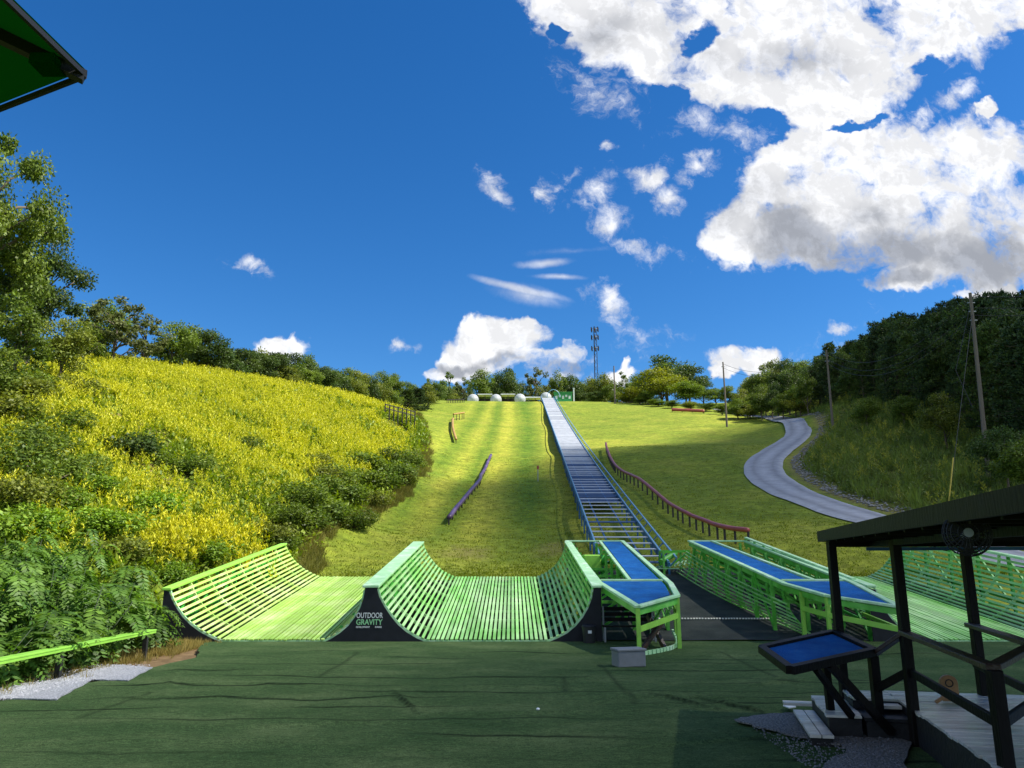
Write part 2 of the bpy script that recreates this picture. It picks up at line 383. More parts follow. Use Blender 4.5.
# ------------------------------------------------------------------ artificial turf in the foreground
def turf_material():
    m, nt = newmat('artificial_turf'); N = nt.nodes; L = nt.links
    out = N.new('ShaderNodeOutputMaterial'); b = N.new('ShaderNodeBsdfPrincipled'); L.new(b.outputs[0], out.inputs[0])
    b.inputs['Roughness'].default_value = .85; b.inputs['Specular IOR Level'].default_value = .03
    tc = N.new('ShaderNodeTexCoord')
    def noise(sc, det, rg, st=(1, 1, 1)):
        mp = N.new('ShaderNodeMapping'); mp.inputs['Scale'].default_value = st; L.new(tc.outputs['Object'], mp.inputs[0])
        n = N.new('ShaderNodeTexNoise'); n.inputs['Scale'].default_value = sc; n.inputs['Detail'].default_value = det; n.inputs['Roughness'].default_value = rg; L.new(mp.outputs[0], n.inputs[0]); return n.outputs[0]
    def ramp(src, els):
        r = N.new('ShaderNodeValToRGB')
        while len(r.color_ramp.elements) < len(els): r.color_ramp.elements.new(.5)
        for e, (p, c) in zip(r.color_ramp.elements, els): e.position = p; e.color = (*c, 1)
        L.new(src, r.inputs[0]); return r.outputs[0]
    def mul(a, c):
        v = N.new('ShaderNodeVectorMath'); v.operation = 'MULTIPLY'; L.new(a, v.inputs[0]); L.new(c, v.inputs[1]); return v.outputs[0]
    c = ramp(noise(.45, 7, .65, (1, 1.6, 1)), [(.3, (.046, .090, .036)), (.5, (.070, .118, .049)), (.7, (.115, .165, .074))])
    c = mul(c, ramp(noise(55, 5, .85), [(.35, (.3, .3, .3)), (.65, (1.7, 1.7, 1.6))]))
    c = mul(c, ramp(noise(17, 5, .8, (1, 1.8, 1)), [(.32, (.68, .70, .68)), (.68, (1.32, 1.3, 1.25))]))
    c = mul(c, ramp(noise(7, 6, .75, (1, 2.5, 1)), [(.3, (.62, .62, .62)), (.7, (1.35, 1.35, 1.3))]))
    at = N.new('ShaderNodeAttribute'); at.attribute_name = 'Seam'
    mx = N.new('ShaderNodeMix'); mx.data_type = 'RGBA'; L.new(at.outputs['Fac'], mx.inputs[0]); L.new(c, mx.inputs[6]); mx.inputs[7].default_value = (.007, .012, .007, 1)
    L.new(mx.outputs[2], b.inputs['Base Color'])
    bp = N.new('ShaderNodeBump'); bp.inputs['Strength'].default_value = .8; bp.inputs['Distance'].default_value = .05
    L.new(noise(14, 9, .8, (1, 1.8, 1)), bp.inputs['Height']); L.new(bp.outputs[0], b.inputs['Normal'])
    return m
TM = turf_material()
def turf_height(x, y):
    z = .035*fbm(x*.5, y*.7, 3)+.02*fbm(x*2, y*3, 2)
    for k, (y0, amp, ph) in enumerate(((19.6, .03, 1), (17.2, .035, 9), (15.3, .035, 4), (14.0, .045, 13), (12.7, .03, 22), (11.6, .04, 31), (10.6, .04, 40))):
        yy = y0+.5*fbm(x*.22+ph, x*0+ph, 3)+.04*x*math.sin(ph)
        env = np.clip(.35+1.6*vnoise(x*.35+ph*3, x*0+ph), 0, 1)
        z = z+amp*env*np.exp(-((y-yy)/.07)**2)
    for (ax, ay, bx, by, amp) in ((3.0, 14.2, 4.2, 12.0, .06), (2.3, 14.6, 3.3, 12.7, .05), (-2.2, 14.9, -1.3, 12.3, .04), (1.2, 18, 1.8, 15, .03), (-7.2, 17.5, -5.6, 13.0, .03), (3.4, 19.0, 4.0, 17.0, .03), (4.0, 15.0, 6.2, 16.0, .05)):
        t = np.clip(((x-ax)*(bx-ax)+(y-ay)*(by-ay))/((bx-ax)**2+(by-ay)**2), 0, 1)
        d = np.hypot(x-ax-t*(bx-ax), y-ay-t*(by-ay)+.15*vnoise(x*2, y*2)); z = z+amp*np.exp(-(d/.07)**2)*np.sin(math.pi*np.clip(t, .05, .95))
    return z
def seam_mask(x, y):
    s = np.zeros_like(x)
    for k, (y0, ph) in enumerate(((20.6, 2), (18.4, 6), (16.2, 11), (14.55, 15), (13.2, 19), (12.1, 27), (11.0, 35), (19.4, 44), (17.3, 51), (15.4, 57), (13.9, 63), (9.9, 71))):
        yy = y0+.24*fbm(x*.6+ph, x*0+ph, 5)+.05*x*math.sin(ph*2.1)
        env = np.clip(.5+1.8*vnoise(x*.45+ph*2, x*0+ph), 0, 1)
        s = np.maximum(s, env*np.exp(-((y-yy)/.042)**2))
    for x0, ya, yb in ((-3.9, 16.2, 20.6), (2.0, 13.2, 18.4), (-6.4, 12.1, 14.5), (1.0, 14.5, 16.2), (5.3, 16.2, 20.6)):
        s = np.maximum(s, .5*np.exp(-((x-x0-.1*vnoise(y, y*0+x0))/.05)**2)*(y > ya)*(y < yb))
    for (ax, ay, bx, by) in ((3.0, 14.05, 4.2, 11.85), (2.3, 14.5, 3.3, 12.6), (-2.2, 14.8, -1.35, 12.3)):
        t = np.clip(((x-ax)*(bx-ax)+(y-ay)*(by-ay))/((bx-ax)**2+(by-ay)**2), 0, 1)
        d = np.hypot(x-ax-t*(bx-ax), y-ay-t*(by-ay)); s = np.maximum(s, .85*np.exp(-((d+.03*vnoise(x*6, y*6))/.045)**2)*np.sin(math.pi*np.clip(t, .03, .97)))
    return np.clip(s, 0, 1)
tx, ty = np.meshgrid(np.arange(-12, 16.01, .07), np.arange(2.0, 23.4, .05))
# left edge of the laid carpet follows the gravel and dirt margin
leftE = np.interp(ty, [2, 9, 12, 14.2, 15.5, 16.4, 17.6, 19.5, 22, 23.6], [-9.2, -9.2, -9.1, -8.3, -8.2, -7.6, -7.9, -7.6, -8.5, -8.9])
leftE = leftE+.08*fbm(ty*2, ty*0)
tX = np.maximum(tx, leftE)
tX = leftE+(tX-leftE)
tz = turf_height(tX, ty)*sstep(23.3, 22.6, ty)*sstep(0, 1.0, tX-leftE)+.012
turf = grid_mesh('turf', tX, ty, tz, TM); tag(turf, kind='structure')
s_ = seam_mask(tX.ravel(), ty.ravel())*sstep(.1, .9, (tX-leftE).ravel()); a_ = turf.data.attributes.new('Seam', 'FLOAT', 'POINT'); a_.data.foreach_set('value', s_.astype(np.float32))
# drop collapsed columns outside the left edge
import bmesh
bm = bmesh.new(); bm.from_mesh(turf.data)
bmesh.ops.delete(bm, geom=[f for f in bm.faces if f.calc_area() < 1e-5], context='FACES')
bm.to_mesh(turf.data); bm.free()
# lane carpet running up between the two platforms, darker than the foreground turf
lm = mat('dark_lane_turf', (.030, .038, .036), .9, .25, 1.2, bump=.5, bscale=60, spec=.1, col2=(.055, .062, .056), c2scale=.8, c2pos=(.4, .7))
lx, ly = np.meshgrid(np.arange(2.45, 10.41, .12), np.arange(23.3, 37.6, .12))
lz = SL*(ly-23.2)+.02+.04*fbm(lx*.6, ly*.8, 3)+.05*sstep(.5, .9, np.sin(ly*2.3+fbm(lx*.4, ly*.2)))*0
lane = grid_mesh('lane_turf', lx, ly, lz, lm); tag(lane, kind='structure')

# ------------------------------------------------------------------ gravel and dirt margins
gm = mat('white_gravel', (.30, .31, .33), .9, .45, 30, bump=1.0, bscale=60, col2=(.60, .61, .64), c2scale=45, c2pos=(.4, .6))
gm2 = mat('dark_gravel', (.08, .075, .065), .9, .5, 30, bump=1.0, bscale=60, col2=(.32, .31, .29), c2scale=40, c2pos=(.4, .6))
def patch(name, pix, z, m, th=.02, w=0.0):
    pts = [PZ(a, b, z) for a, b in pix]
    out = []
    for i in range(len(pts)):
        a, b = V(pts[i]), V(pts[(i+1) % len(pts)])
        for k in range(6):
            q = a+(b-a)*k/6
            if k: q = q+V((random.uniform(-w, w), random.uniform(-w, w), 0))
            out.append(q)
    return MB().slab(out, th).build(name, m)
tag(patch('gravel_strip', [(-30, 697), (57, 699), (92, 679), (128, 680), (153, 667), (108, 664), (62, 678), (-30, 690)], .035, gm, w=.03), kind='structure')
tag(patch('gravel_path', [(734, 719), (765, 714), (800, 712), (812, 716), (860, 722), (912, 742), (905, 790), (818, 790), (826, 762), (846, 752), (842, 744), (800, 736), (760, 727)], .075, gm2, w=.05), kind='structure')
# pebbles
def pebbles(name, region, n, smin, smax, m, label, zfun, cat='gravel'):
    mb = MB(); k = 0
    while k < n:
        x, y = region()
        if x is None: continue
        s = random.uniform(smin, smax); z = zfun(x, y)
        c = V((x, y, z+s*.25)); vs = []
        for a in range(5):
            t = a*2*math.pi/5+random.random()*.6; vs.append(c+V((s*math.cos(t)*random.uniform(.7, 1.1), s*math.sin(t)*random.uniform(.7, 1.1), random.uniform(-.2, .25)*s)))
        vs.append(c+V((random.uniform(-.2, .2)*s, random.uniform(-.2, .2)*s, s*random.uniform(.5, .8)))); vs.append(c-V((0, 0, s*.5)))
        mb.add(vs, [(i, (i+1) % 5, 5) for i in range(5)]+[((i+1) % 5, i, 6) for i in range(5)]); k += 1
    o = mb.build(name, m); return tag(o, label, cat, kind='stuff')
def reg1():
    p = PZ(random.uniform(0, 150), random.uniform(664, 700), .04)
    fr = np.interp(p[1], [14.2, 15.5, 16.4, 17.6, 19.5], [-8.35, -8.2, -7.7, -8.0, -7.5])
    return (p[0], p[1]) if p[0] < fr and p[0] > -9.6 else (None, None)
pebbles('loose_gravel', reg1, 2600, .006, .016, mat('white_pebbles', (.5, .5, .52), .8, .3, 3), 'loose white pebbles along the gravel strip below the green bench', lambda x, y: .035)
def reg2():
    p = PZ(random.uniform(745, 900), random.uniform(714, 768), .08)
    return p[0], p[1]
pebbles('loose_stones', lambda: (lambda q: q if (q[1] < 11.3 and q[0] > 3.25+.4*(11-q[1])*0) else (None, None))(reg2()), 1100, .006, .018, mat('grey_pebbles', (.18, .18, .19), .8, .4, 3), 'loose grey stones on the dark gravel beside the deck steps', lambda x, y: .075)
def reg3():
    i = random.randrange(20, len(RS)-20); d = RS[i+1]-RS[i]; d /= np.linalg.norm(d); nrm = V((-d[1], d[0]))
    s = road_dist(RS[i, 0]+nrm[0]*3, RS[i, 1]+nrm[1]*3)[0]
    if s < 0: nrm = -nrm
    o = 2.5+abs(random.gauss(0, .8)); return RS[i, 0]+nrm[0]*o, RS[i, 1]+nrm[1]*o
pebbles('roadside_rubble', reg3, 1500, .05, .17, M['stone'], 'rough pale rubble stones lining the right side of the road', lambda x, y: gz(x, y), 'rubble')

# ------------------------------------------------------------------ road
def road():
    m, nt = newmat('worn_asphalt'); N = nt.nodes; L = nt.links
    out = N.new('ShaderNodeOutputMaterial'); b = N.new('ShaderNodeBsdfPrincipled'); L.new(b.outputs[0], out.inputs[0]); b.inputs['Roughness'].default_value = .75
    uv = N.new('ShaderNodeAttribute'); uv.attribute_name = 'Across'
    cr = N.new('ShaderNodeValToRGB'); e = cr.color_ramp.elements
    e[0].position = 0; e[0].color = (.42, .42, .41, 1); e[1].position = 1; e[1].color = (.42, .42, .41, 1)
    for p, v in ((.1, .36), (.25, .25), (.38, .34), (.5, .38), (.62, .34), (.75, .25), (.9, .36)):
        q = e.new(p); q.color = (v, v*1.01, v*1.05, 1)
    L.new(uv.outputs['Fac'], cr.inputs[0])
    n = N.new('ShaderNodeTexNoise'); n.inputs['Scale'].default_value = 1.2; n.inputs['Detail'].default_value = 9; n.inputs['Roughness'].default_value = .7
    tc = N.new('ShaderNodeTexCoord'); L.new(tc.outputs['Object'], n.inputs[0])
    mr = N.new('ShaderNodeMapRange'); mr.inputs[1].default_value = .25; mr.inputs[2].default_value = .75; mr.inputs[3].default_value = .7; mr.inputs[4].default_value = 1.3; L.new(n.outputs[0], mr.inputs[0])
    v = N.new('ShaderNodeVectorMath'); v.operation = 'SCALE'; L.new(cr.outputs[0], v.inputs[0]); L.new(mr.outputs[0], v.inputs['Scale']); L.new(v.outputs[0], b.inputs['Base Color'])
    W = 1.75; k = 12; X = []; Y = []; A = []
    for i in range(len(RS)):
        d = RS[min(i+1, len(RS)-1)]-RS[max(i-1, 0)]; d /= np.linalg.norm(d); nrm = V((-d[1], d[0]))
        w = W+.12*float(vnoise(i*.35, 3.3)); sx = [(-w+2*w*j/k) for j in range(k+1)]
        X.append([RS[i, 0]+nrm[0]*s for s in sx]); Y.append([RS[i, 1]+nrm[1]*s for s in sx]); A.append([j/k for j in range(k+1)])
    X, Y, A = np.array(X), np.array(Y), np.array(A)
    Z = height(X.ravel(), Y.ravel()).reshape(X.shape)
    Z = Z.mean(1, keepdims=True)*.5+Z*.5+.16
    Z[:, 0] -= .12; Z[:, -1] -= .12
    o = grid_mesh('road', X, Y, Z, m); a = o.data.attributes.new('Across', 'FLOAT', 'POINT'); a.data.foreach_set('value', A.ravel().astype(np.float32))
    tag(o, kind='structure')
road()

# ------------------------------------------------------------------ catch ramps (half-pipes of slats)
Y0, Y1 = 23.2, 34.6
def resample(prof, spacing):
    pts = [V(p) for p in prof]; out = []
    seg = [np.linalg.norm(pts[i+1]-pts[i]) for i in range(len(pts)-1)]; T = sum(seg); n = max(1, int(round(T/spacing)))
    for k in range(n+1):
        d = T*k/n; i = 0
        while i < len(seg)-1 and d > seg[i]: d -= seg[i]; i += 1
        t = min(1, d/seg[i]); p = pts[i]*(1-t)+pts[i+1]*t; tg = (pts[i+1]-pts[i])/seg[i]; out.append((p, tg))
    return out
def ramp_thing(name, label, walls, floor, slatm, plates, end_panels, sprout=False):
    x0 = (floor[0]+floor[1])/2
    root = thing(name, (x0, Y0, 0), label, 'ramp', 'slatted green catch ramps')
    mb = MB()
    def slat(x, z, tg, w, th=.035):
        up = V((-tg[1], 0, tg[0])); sd = V((tg[0], 0, tg[1]))
        y0 = Y0+random.uniform(-.02, .02); y1 = Y1+random.uniform(-.03, .03); j = random.uniform(-.008, .008)
        a = V((x, y0, z+zf(y0)+j)); b = V((x, y1, z+zf(y1)+j)); d = (b-a)/2
        mb.obox((a+b)/2, d, sd*w/2, up*th/2)
    n = int((floor[1]-floor[0])/.132)
    for i in range(n+1):
        slat(floor[0]+(floor[1]-floor[0])*i/n, .06+.0, (1, 0), .086)
    for prof in walls:
        for i, (p, t) in enumerate(resample(prof, .175)[1:]): slat(p[0], p[1]+.04, t, .082)
    mb.build('slats', slatm, root)
    # curved ribs under the slats
    for yy in np.linspace(Y0+.03, Y1-.05, 9):
        rb = MB()
        for prof in walls:
            pr = [V(p) for p in prof]
            for a, b in zip(pr[:-1], pr[1:]):
                rb.beam((a[0], yy, a[1]-.015+zf(yy)), (b[0], yy, b[1]-.015+zf(yy)), .05, .09, (0, 1, 0) if False else (0, 0, 1))
        rb.beam((floor[0], yy, zf(yy)-.0), (floor[1], yy, zf(yy)-.0), .05, .07)
        rb.build('rib', M['mint'] if yy < Y0+.1 else slatm, root)
    # back framing behind each wall: posts and diagonal bars
    for prof in walls:
        top = V(prof[-1]); s = 1 if top[0] > x0 else -1; fr = MB()
        for yy in np.linspace(Y0+.35, Y1-.2, 7):
            bx = top[0]+s*.12
            fr.beam((bx, yy, zf(yy)-.1), (bx, yy, zf(yy)+top[1]), .09, .09)
            fr.beam((bx, yy, zf(yy)+.15), (top[0]-s*.75, yy, zf(yy)+.35), .07, .07)
            if yy < Y1-1: fr.beam((bx, yy, zf(yy)+.1), (bx, yy+1.7, zf(yy+1.7)+top[1]-.2), .06, .06)
        for zz in (.45, 1.0): fr.beam((top[0]+s*.1, Y0+.1, zz), (top[0]+s*.1, Y1, zz+zf(Y1)), .05, .09)
        fr.build('back_frame', M['deepgreen'], root)
    for (xa, xb, z, m) in plates:
        pl = MB(); d = V((0, Y1-Y0+.1, zf(Y1)+.0)); pl.obox(((xa+xb)/2, (Y0+Y1)/2-.02, z+zf(Y1)/2), d/2, ((xb-xa)/2, 0, 0), (0, 0, .035)); pl.build('top_plate', m, root, .008)
    for pts in end_panels:
        pn = MB(); a = [(p[0], Y0-.03, p[1]) for p in pts]; b = [(p[0], Y0+.0, p[1]) for p in pts]; k = len(pts)
        pn.add(a+b, [tuple(range(k)), tuple(reversed(range(k, 2*k)))]+[(i, i+k, (i+1) % k+k, (i+1) % k) for i in range(k)])
        root['_p'] = 0; po = pn.build('end_panel', M['black'], root); root['panel'] = po.name
    if '_p' in root: del root['_p']
    return root
wl = [(-2.42, 0), (-2.75, .13), (-3.05, .30), (-3.3, .50), (-3.52, .75), (-3.72, 1.02), (-3.87, 1.28), (-3.93, 1.48)]
wr = [(.98, 0), (1.3, .12), (1.6, .27), (1.85, .47), (2.05, .7), (2.22, .97), (2.33, 1.25), (2.38, 1.48)]
edge = lambda pr, o=0: [(p[0], p[1]+o) for p in pr]
w1r = [(-5.46, 0), (-5.2, .12), (-4.95, .28), (-4.72, .48), (-4.54, .72), (-4.4, .98), (-4.32, 1.25), (-4.29, 1.45)]
mid_panel = [(-2.42, -.1)]+[(p[0], p[1]-.03) for p in wl]+[(-3.93, 1.52), (-4.27, 1.52)]+[(p[0], p[1]-.03) for p in reversed(w1r)]+[(-5.46, -.1)]
R2_ = ramp_thing('catch_ramp', 'middle green catch ramp with pale mint slats, the only one seen straight along its trough', [wl, wr], (-2.42, .98), M['slat'],
    [(-4.36, -3.88, 1.545, M['mint']), (2.32, 2.62, 1.545, M['mint'])], [mid_panel, [(.98, -.1), (2.6, -.1), (2.6, 1.5), (2.38, 1.5)]+[(p[0], p[1]-.03) for p in reversed(wr)]])
w1l = [(-8.3, 0), (-8.65, .13), (-9.0, .30), (-9.3, .5), (-9.55, .72), (-9.75, .97), (-9.9, 1.2), (-10.0, 1.42)]
R1_ = ramp_thing('catch_ramp', 'yellowish lime catch ramp nearest the goldenrod bank, behind the bench', [w1l, w1r], (-8.3, -5.46), M['slat_yellow'],
    [(-10.2, -9.93, 1.47, M['lime_bright'])], [[(-8.3, -.1)]+[(p[0], p[1]-.03) for p in w1l]+[(-10.15, 1.45), (-10.15, -.1)]])
w3l = [(12.0, 0), (11.7, .12), (11.4, .27), (11.15, .47), (10.95, .7), (10.78, .97), (10.65, 1.25), (10.6, 1.48)]
w3r = [(15.4, 0), (15.75, .13), (16.05, .3), (16.3, .5), (16.52, .75), (16.72, 1.02), (16.87, 1.28), (16.95, 1.55), (17.0, 1.9)]
R3_ = ramp_thing('catch_ramp', 'shaded green catch ramp at the far right, seen behind the pavilion posts', [w3l, w3r], (12.0, 15.4), M['slat'],
    [(10.35, 10.62, 1.545, M['mint']), (16.95, 17.2, 1.93, M['mint'])], [[(12.0, -.1)]+[(p[0], p[1]-.03) for p in w3l]+[(10.4, 1.5), (10.4, -.1)]])
# lettering on the black panel between the first two ramps
def lettering(text, x, z, h, w, m, name, parent, outline=0.0, y=None, bold=0.0):
    cu = bpy.data.curves.new(name, 'FONT'); cu.body = text; cu.align_x = 'CENTER'; cu.size = 1; cu.extrude = .004; cu.offset = bold
    t = bpy.data.objects.new(name, cu); COL.objects.link(t); bpy.context.view_layer.update()
    me = bpy.data.meshes.new_from_object(t); bpy.data.objects.remove(t); bpy.data.curves.remove(cu)
    co = np.zeros(len(me.vertices)*3); me.vertices.foreach_get('co', co); co = co.reshape(-1, 3)
    sx = w/(co[:, 0].max()-co[:, 0].min()); sz = h/(co[:, 1].max()-co[:, 1].min())
    cxm = (co[:, 0].max()+co[:, 0].min())/2; b0 = co[:, 1].min()
    nw = np.stack([x+(co[:, 0]-cxm)*sx, y-co[:, 2], z+(co[:, 1]-b0)*sz], -1)
    pl = V(parent.parent.location) if parent.parent else V((0, 0, 0)); nw = nw-pl-V(parent.location)
    me.vertices.foreach_set('co', nw.ravel()); me.update(); me.materials.clear(); me.materials.append(m)
    o = bpy.data.objects.new(name, me); COL.objects.link(o); o.parent = parent; return o
pan = [c for c in R2_.children if c.name.startswith('end_panel')][0]
for r in (R1_, R2_, R3_):
    if 'panel' in r: del r['panel']
lettering('OUTDOOR', -4.12, .66, .15, .76, M['letterwhite'], 'lettering', pan, y=Y0-.036, bold=.008)
lettering('GRAVITY', -4.12, .47, .16, .76, M['lettergreen'], 'lettering', pan, y=Y0-.036, bold=.02)
lettering('DEVELOPMENT', -4.30, .385, .05, .40, M['letterwhite'], 'lettering', pan, y=Y0-.036, bold=.02)
lettering('PARK', -3.85, .385, .05, .20, M['letterwhite'], 'lettering', pan, y=Y0-.036, bold=.02)

gap_dark = mat('dark_gap_backing', (.014, .020, .012), .9, .5, 2, bump=.5, bscale=12, spec=.1, col2=(.035, .045, .016), c2scale=1.2, c2pos=(.5, .7))  # dark sheet added under the ramps, puts shade in the slat gaps
for xa, xb in ((-10.35, 2.42), (10.43, 17.4)):
    fx, fy_ = np.meshgrid(np.arange(xa, xb, .4), np.linspace(23.26, 34.55, 24)); fz = SL*(fy_-23.2)-.055+.02*fbm(fx*2, fy_*2)
    tag(grid_mesh('slat_gap_shade', fx, fy_, fz, gap_dark), kind='structure')

# ------------------------------------------------------------------ platforms with blue carpet
def rail_path(mb, pts, w, h, up=(0, 0, 1)):
    for a, b in zip(pts[:-1], pts[1:]): mb.beam(a, b, w, h, up)
def lerp(a, b, t): return V(a)*(1-t)+V(b)*t
def platform(mir, label):
    # coordinates for the middle platform; the other one is its mirror image about the lane
    mx = (lambda p: (12.84-p[0], p[1], p[2])) if mir else (lambda p: tuple(p))
    def q(x, y, off=1.55): return mx((x, y, (zf(y)+off) if y > 23.2 else off-.0*y-.045*(23.2-y)))
    root = thing('loading_platform', mx((3.6, 28, 0)), label, 'platform', 'loading platforms beside the lane')
    A_in0, A_in1 = q(2.45, 35), q(2.62, 23.8)
    front = q(3.15, 20.0, 1.30); cor = q(4.42, 21.3, 1.45); cor2 = q(4.72, 23.6); rear = q(4.92, 35)
    strip = [q(4.05, 35), q(4.80, 35), q(4.55, 24.35), q(3.72, 24.35)]
    quad = [q(2.68, 24.15), q(4.55, 24.15), q(4.52, 23.4), q(4.28, 21.6, 1.47), q(3.18, 20.35, 1.33)]
    quad = [V(p)+V((0, 0, -.01)) for p in quad]; strip = [V(p)+V((0, 0, -.01)) for p in strip]
    if mir: quad = quad[::-1]; strip = strip[::-1]
    def sheet(pts):
        mb = MB(); c = sum(pts)/len(pts); k = len(pts)
        mb.add([*pts]+[p-V((0, 0, .06)) for p in pts], [(tuple(reversed(range(k))) if not mir else tuple(reversed(range(k)))), tuple(range(k, 2*k))]+[(i, i+k, (i+1) % k+k, (i+1) % k) for i in range(k)])
        return mb
    sheet(strip).build('blue_walkway', M['bluecarpet'], root); sheet(quad).build('blue_landing', M['bluecarpet'], root)
    t = MB(); rail_path(t, [A_in0, A_in1, front, cor, cor2, rear, A_in0], .17, .07); t.build('outer_trim', M['mint'], root, .01)
    t = MB(); rail_path(t, [q(3.92, 35), q(3.60, 24.25), ], .12, .07); rail_path(t, [q(2.7, 24.25), q(4.6, 24.25)], .1, .075); t.build('inner_trim', M['mint'], root, .01)
    # underside joists
    j = MB()
    for y in np.arange(24.6, 35, 1.5): a = V(q(3.7, y)); b = V(q(4.85, y)); j.beam(a-V((0, 0, .13)), b-V((0, 0, .13)), .08, .12)
    for a, b in ((A_in0, A_in1), (A_in1, front), (front, cor), (cor, cor2), (cor2, rear)): j.beam(V(a)-V((0, 0, .13)), V(b)-V((0, 0, .13)), .06, .15)
    j.build('joists', M['lime'], root)
    def down(p, z=None): return (p[0], p[1], zf(p[1])-.05)
    for p in [front, cor, q(4.62, 22.6, 1.48)]: MB().beam(down(p), (p[0], p[1], p[2]-.04), .10, .10).build('post', M['lime_bright'], root)
    for y in np.linspace(24.6, 34.8, 7):
        for x in (2.72, 3.75, 4.78):
            p = q(x, y); MB().beam(down(p), (p[0], p[1], p[2]-.06), .10, .10).build('post', M['lime'], root)
    # rails around the landing
    r = MB(); f2 = V(front)-V((0, 0, .55)); c2 = V(cor)-V((0, 0, .5)); r.beam(f2, c2, .06, .13)
    e2 = V(q(4.62, 22.6, 1.0)); r.beam(c2, e2, .06, .13)
    if mir: r.beam(f2, V(q(2.62, 23.3, .75)), .06, .1)
    r.build('side_rail', M['lime_bright'], root)
    b = MB()
    for y0_, y1_ in zip(np.linspace(24.6, 34.8, 7)[:-1], np.linspace(24.6, 34.8, 7)[1:]):
        for x in (2.74, 4.76):
            b.beam(down(q(x, y0_)), V(q(x, y1_))-V((0, 0, .2)), .05, .08)
            b.beam(V(q(x, y0_))-V((0, 0, .75)), V(q(x, y1_))-V((0, 0, .75)), .04, .10)
            b.beam(V(q(x, y0_))-V((0, 0, .40)), V(q(x, y1_))-V((0, 0, .40)), .04, .08)
        b.beam(V(q(2.74, y0_))-V((0, 0, .7)), V(q(4.76, y0_))-V((0, 0, .7)), .05, .09)
        b.beam(V(q(2.74, y0_, .1)), V(q(4.76, y0_, 1.3)), .05, .07)
    b.build('bracing', M['lime'], root)
    # curved slats on the lane side, warping from splayed at the rear to tucked under at the front
    s = MB(); ys = np.linspace(36.2 if mir else 35.0, 23.4, 22); NS = 8
    def surf(u, y):       # u 0 top, 1 bottom
        t = (y-21.2)/15.0; ztop = 1.42+ (zf(y) if y > 23.2 else 0)
        xb = 3.55+1.75*t+.45*math.sin(math.pi*t); xt = 4.86
        bow = .30*math.sin(math.pi*u)
        xx = xt+(xb-xt)*(u**1.6)+bow*(1-abs(2*t-1))*.6
        zz = ztop+(zf(y)+.04-ztop)*u
        return V(mx((xx, y, zz)))
    u0 = .30
    for k in range(NS):
        u = u0+(1-u0)*k/(NS-1); pts = [surf(u, y) for y in ys]
        for a, c in zip(pts[:-1], pts[1:]): s.beam(a, c, .03, .04)
    s.build('lane_side_slats', M['slat'], root)
    for y in np.linspace(23.6, 34.5, 9):
        rb = MB(); pts = [surf(u, y)-V((0, 0, .0)) for u in np.linspace(.05, 1, 8)]
        for a, c in zip(pts[:-1], pts[1:]): rb.beam(a+V(((-.04 if not mir else .04), 0, 0)), c+V(((-.04 if not mir else .04), 0, 0)), .05, .07, (0, 1, 0))
        rb.build('curved_rib', M['lime'], root)
    return root
platform(False, 'green platform with blue carpet, left of the dark lane, grey box at its foot')
platform(True, 'green platform with blue carpet on the right side of the dark lane')
# guard rail along ramp side of the right platform
g = thing('guard_rail', (10.4, 29, 1.5), 'pale topped green guard rail on the far side of the right blue walkway', 'guard rail')
a_, b_ = V((10.45, 24.2, 1.72)), V((10.45, 35.0, 1.70+zf(35)))
MB().beam(a_, b_, .14, .06).build('top_rail', M['mint'], g)
m_ = MB()
for k in range(10): c = lerp(a_, b_, k/9); m_.beam(c-V((0, 0, .5)), c, .08, .08)
m_.beam(a_-V((0, 0, .25)), b_-V((0, 0, .25)), .05, .1); m_.build('rail_frame', M['lime'], g)

# conveyor drive unit beneath the left platform frame, and slatted ball feeder beyond the right one
d = thing('drive_unit', (3.3, 32, zf(32)), 'green belt drive motor inside the frame of the middle platform', 'motor')
c0 = V((3.25, 32.3, zf(32.3)+1.0))
MB().obox(c0, (.36, 0, 0), (0, .45, 0), (0, 0, .30)).build('housing', M['lime_bright'], d, .05)
MB().tube([c0+V((.3, -.2, .1)), c0+V((.62, -.2, .1))], .2, 14).build('drum', M['deepgreen'], d, smooth=False)
fm = MB()
for sx in (-.45, .45):
    for sy in (-.5, .5): fm.beam(c0+V((sx, sy, -1.1)), c0+V((sx, sy, -.3)), .07, .07)
    fm.beam(c0+V((sx, -.5, -.33)), c0+V((sx, .5, -.33)), .07, .07)
for sy in (-.5, .5): fm.beam(c0+V((-.45, sy, -.33)), c0+V((.45, sy, -.33)), .07, .07)
fm.build('stand', M['deepgreen'], d)
d = thing('feeder_gate', (7.3, 36.2, zf(36)), 'green slatted feeder gate with a thick roller where the lane meets the blue conveyor', 'gate')
fb = V((7.15, 36.3, zf(36.3)))
MB().tube([fb+V((-.4, -.5, .45)), fb+V((.45, .3, .85))], .13, 12).build('roller', M['lime'], d)
fr = MB()
for sx, sy in ((-.3, -.7), (.9, -.5), (.8, .8), (-.2, .7)): fr.beam(fb+V((sx, sy, -.1)), fb+V((sx, sy, .95)), .09, .09)
fr.beam(fb+V((-.3, -.7, .9)), fb+V((.9, -.5, .95)), .08, .1); fr.beam(fb+V((.9, -.5, .95)), fb+V((.8, .8, .95)), .08, .1); fr.beam(fb+V((.8, .8, .95)), fb+V((-.2, .7, .95)), .08, .1); fr.beam(fb+V((-.2, .7, .9)), fb+V((-.3, -.7, .9)), .08, .1)
fr.beam(fb+V((-.3, -.7, .1)), fb+V((.9, -.5, .9)), .06, .08); fr.build('frame', M['lime'], d)
sl = MB()
for k in range(9):
    t = k/8; sl.beam(fb+V((-.9+1.7*t, -.6-.3*t, .12+.25*t)), fb+V((-.1+1.7*t*.8, 1.0, .3+.25*t)), .05, .05)
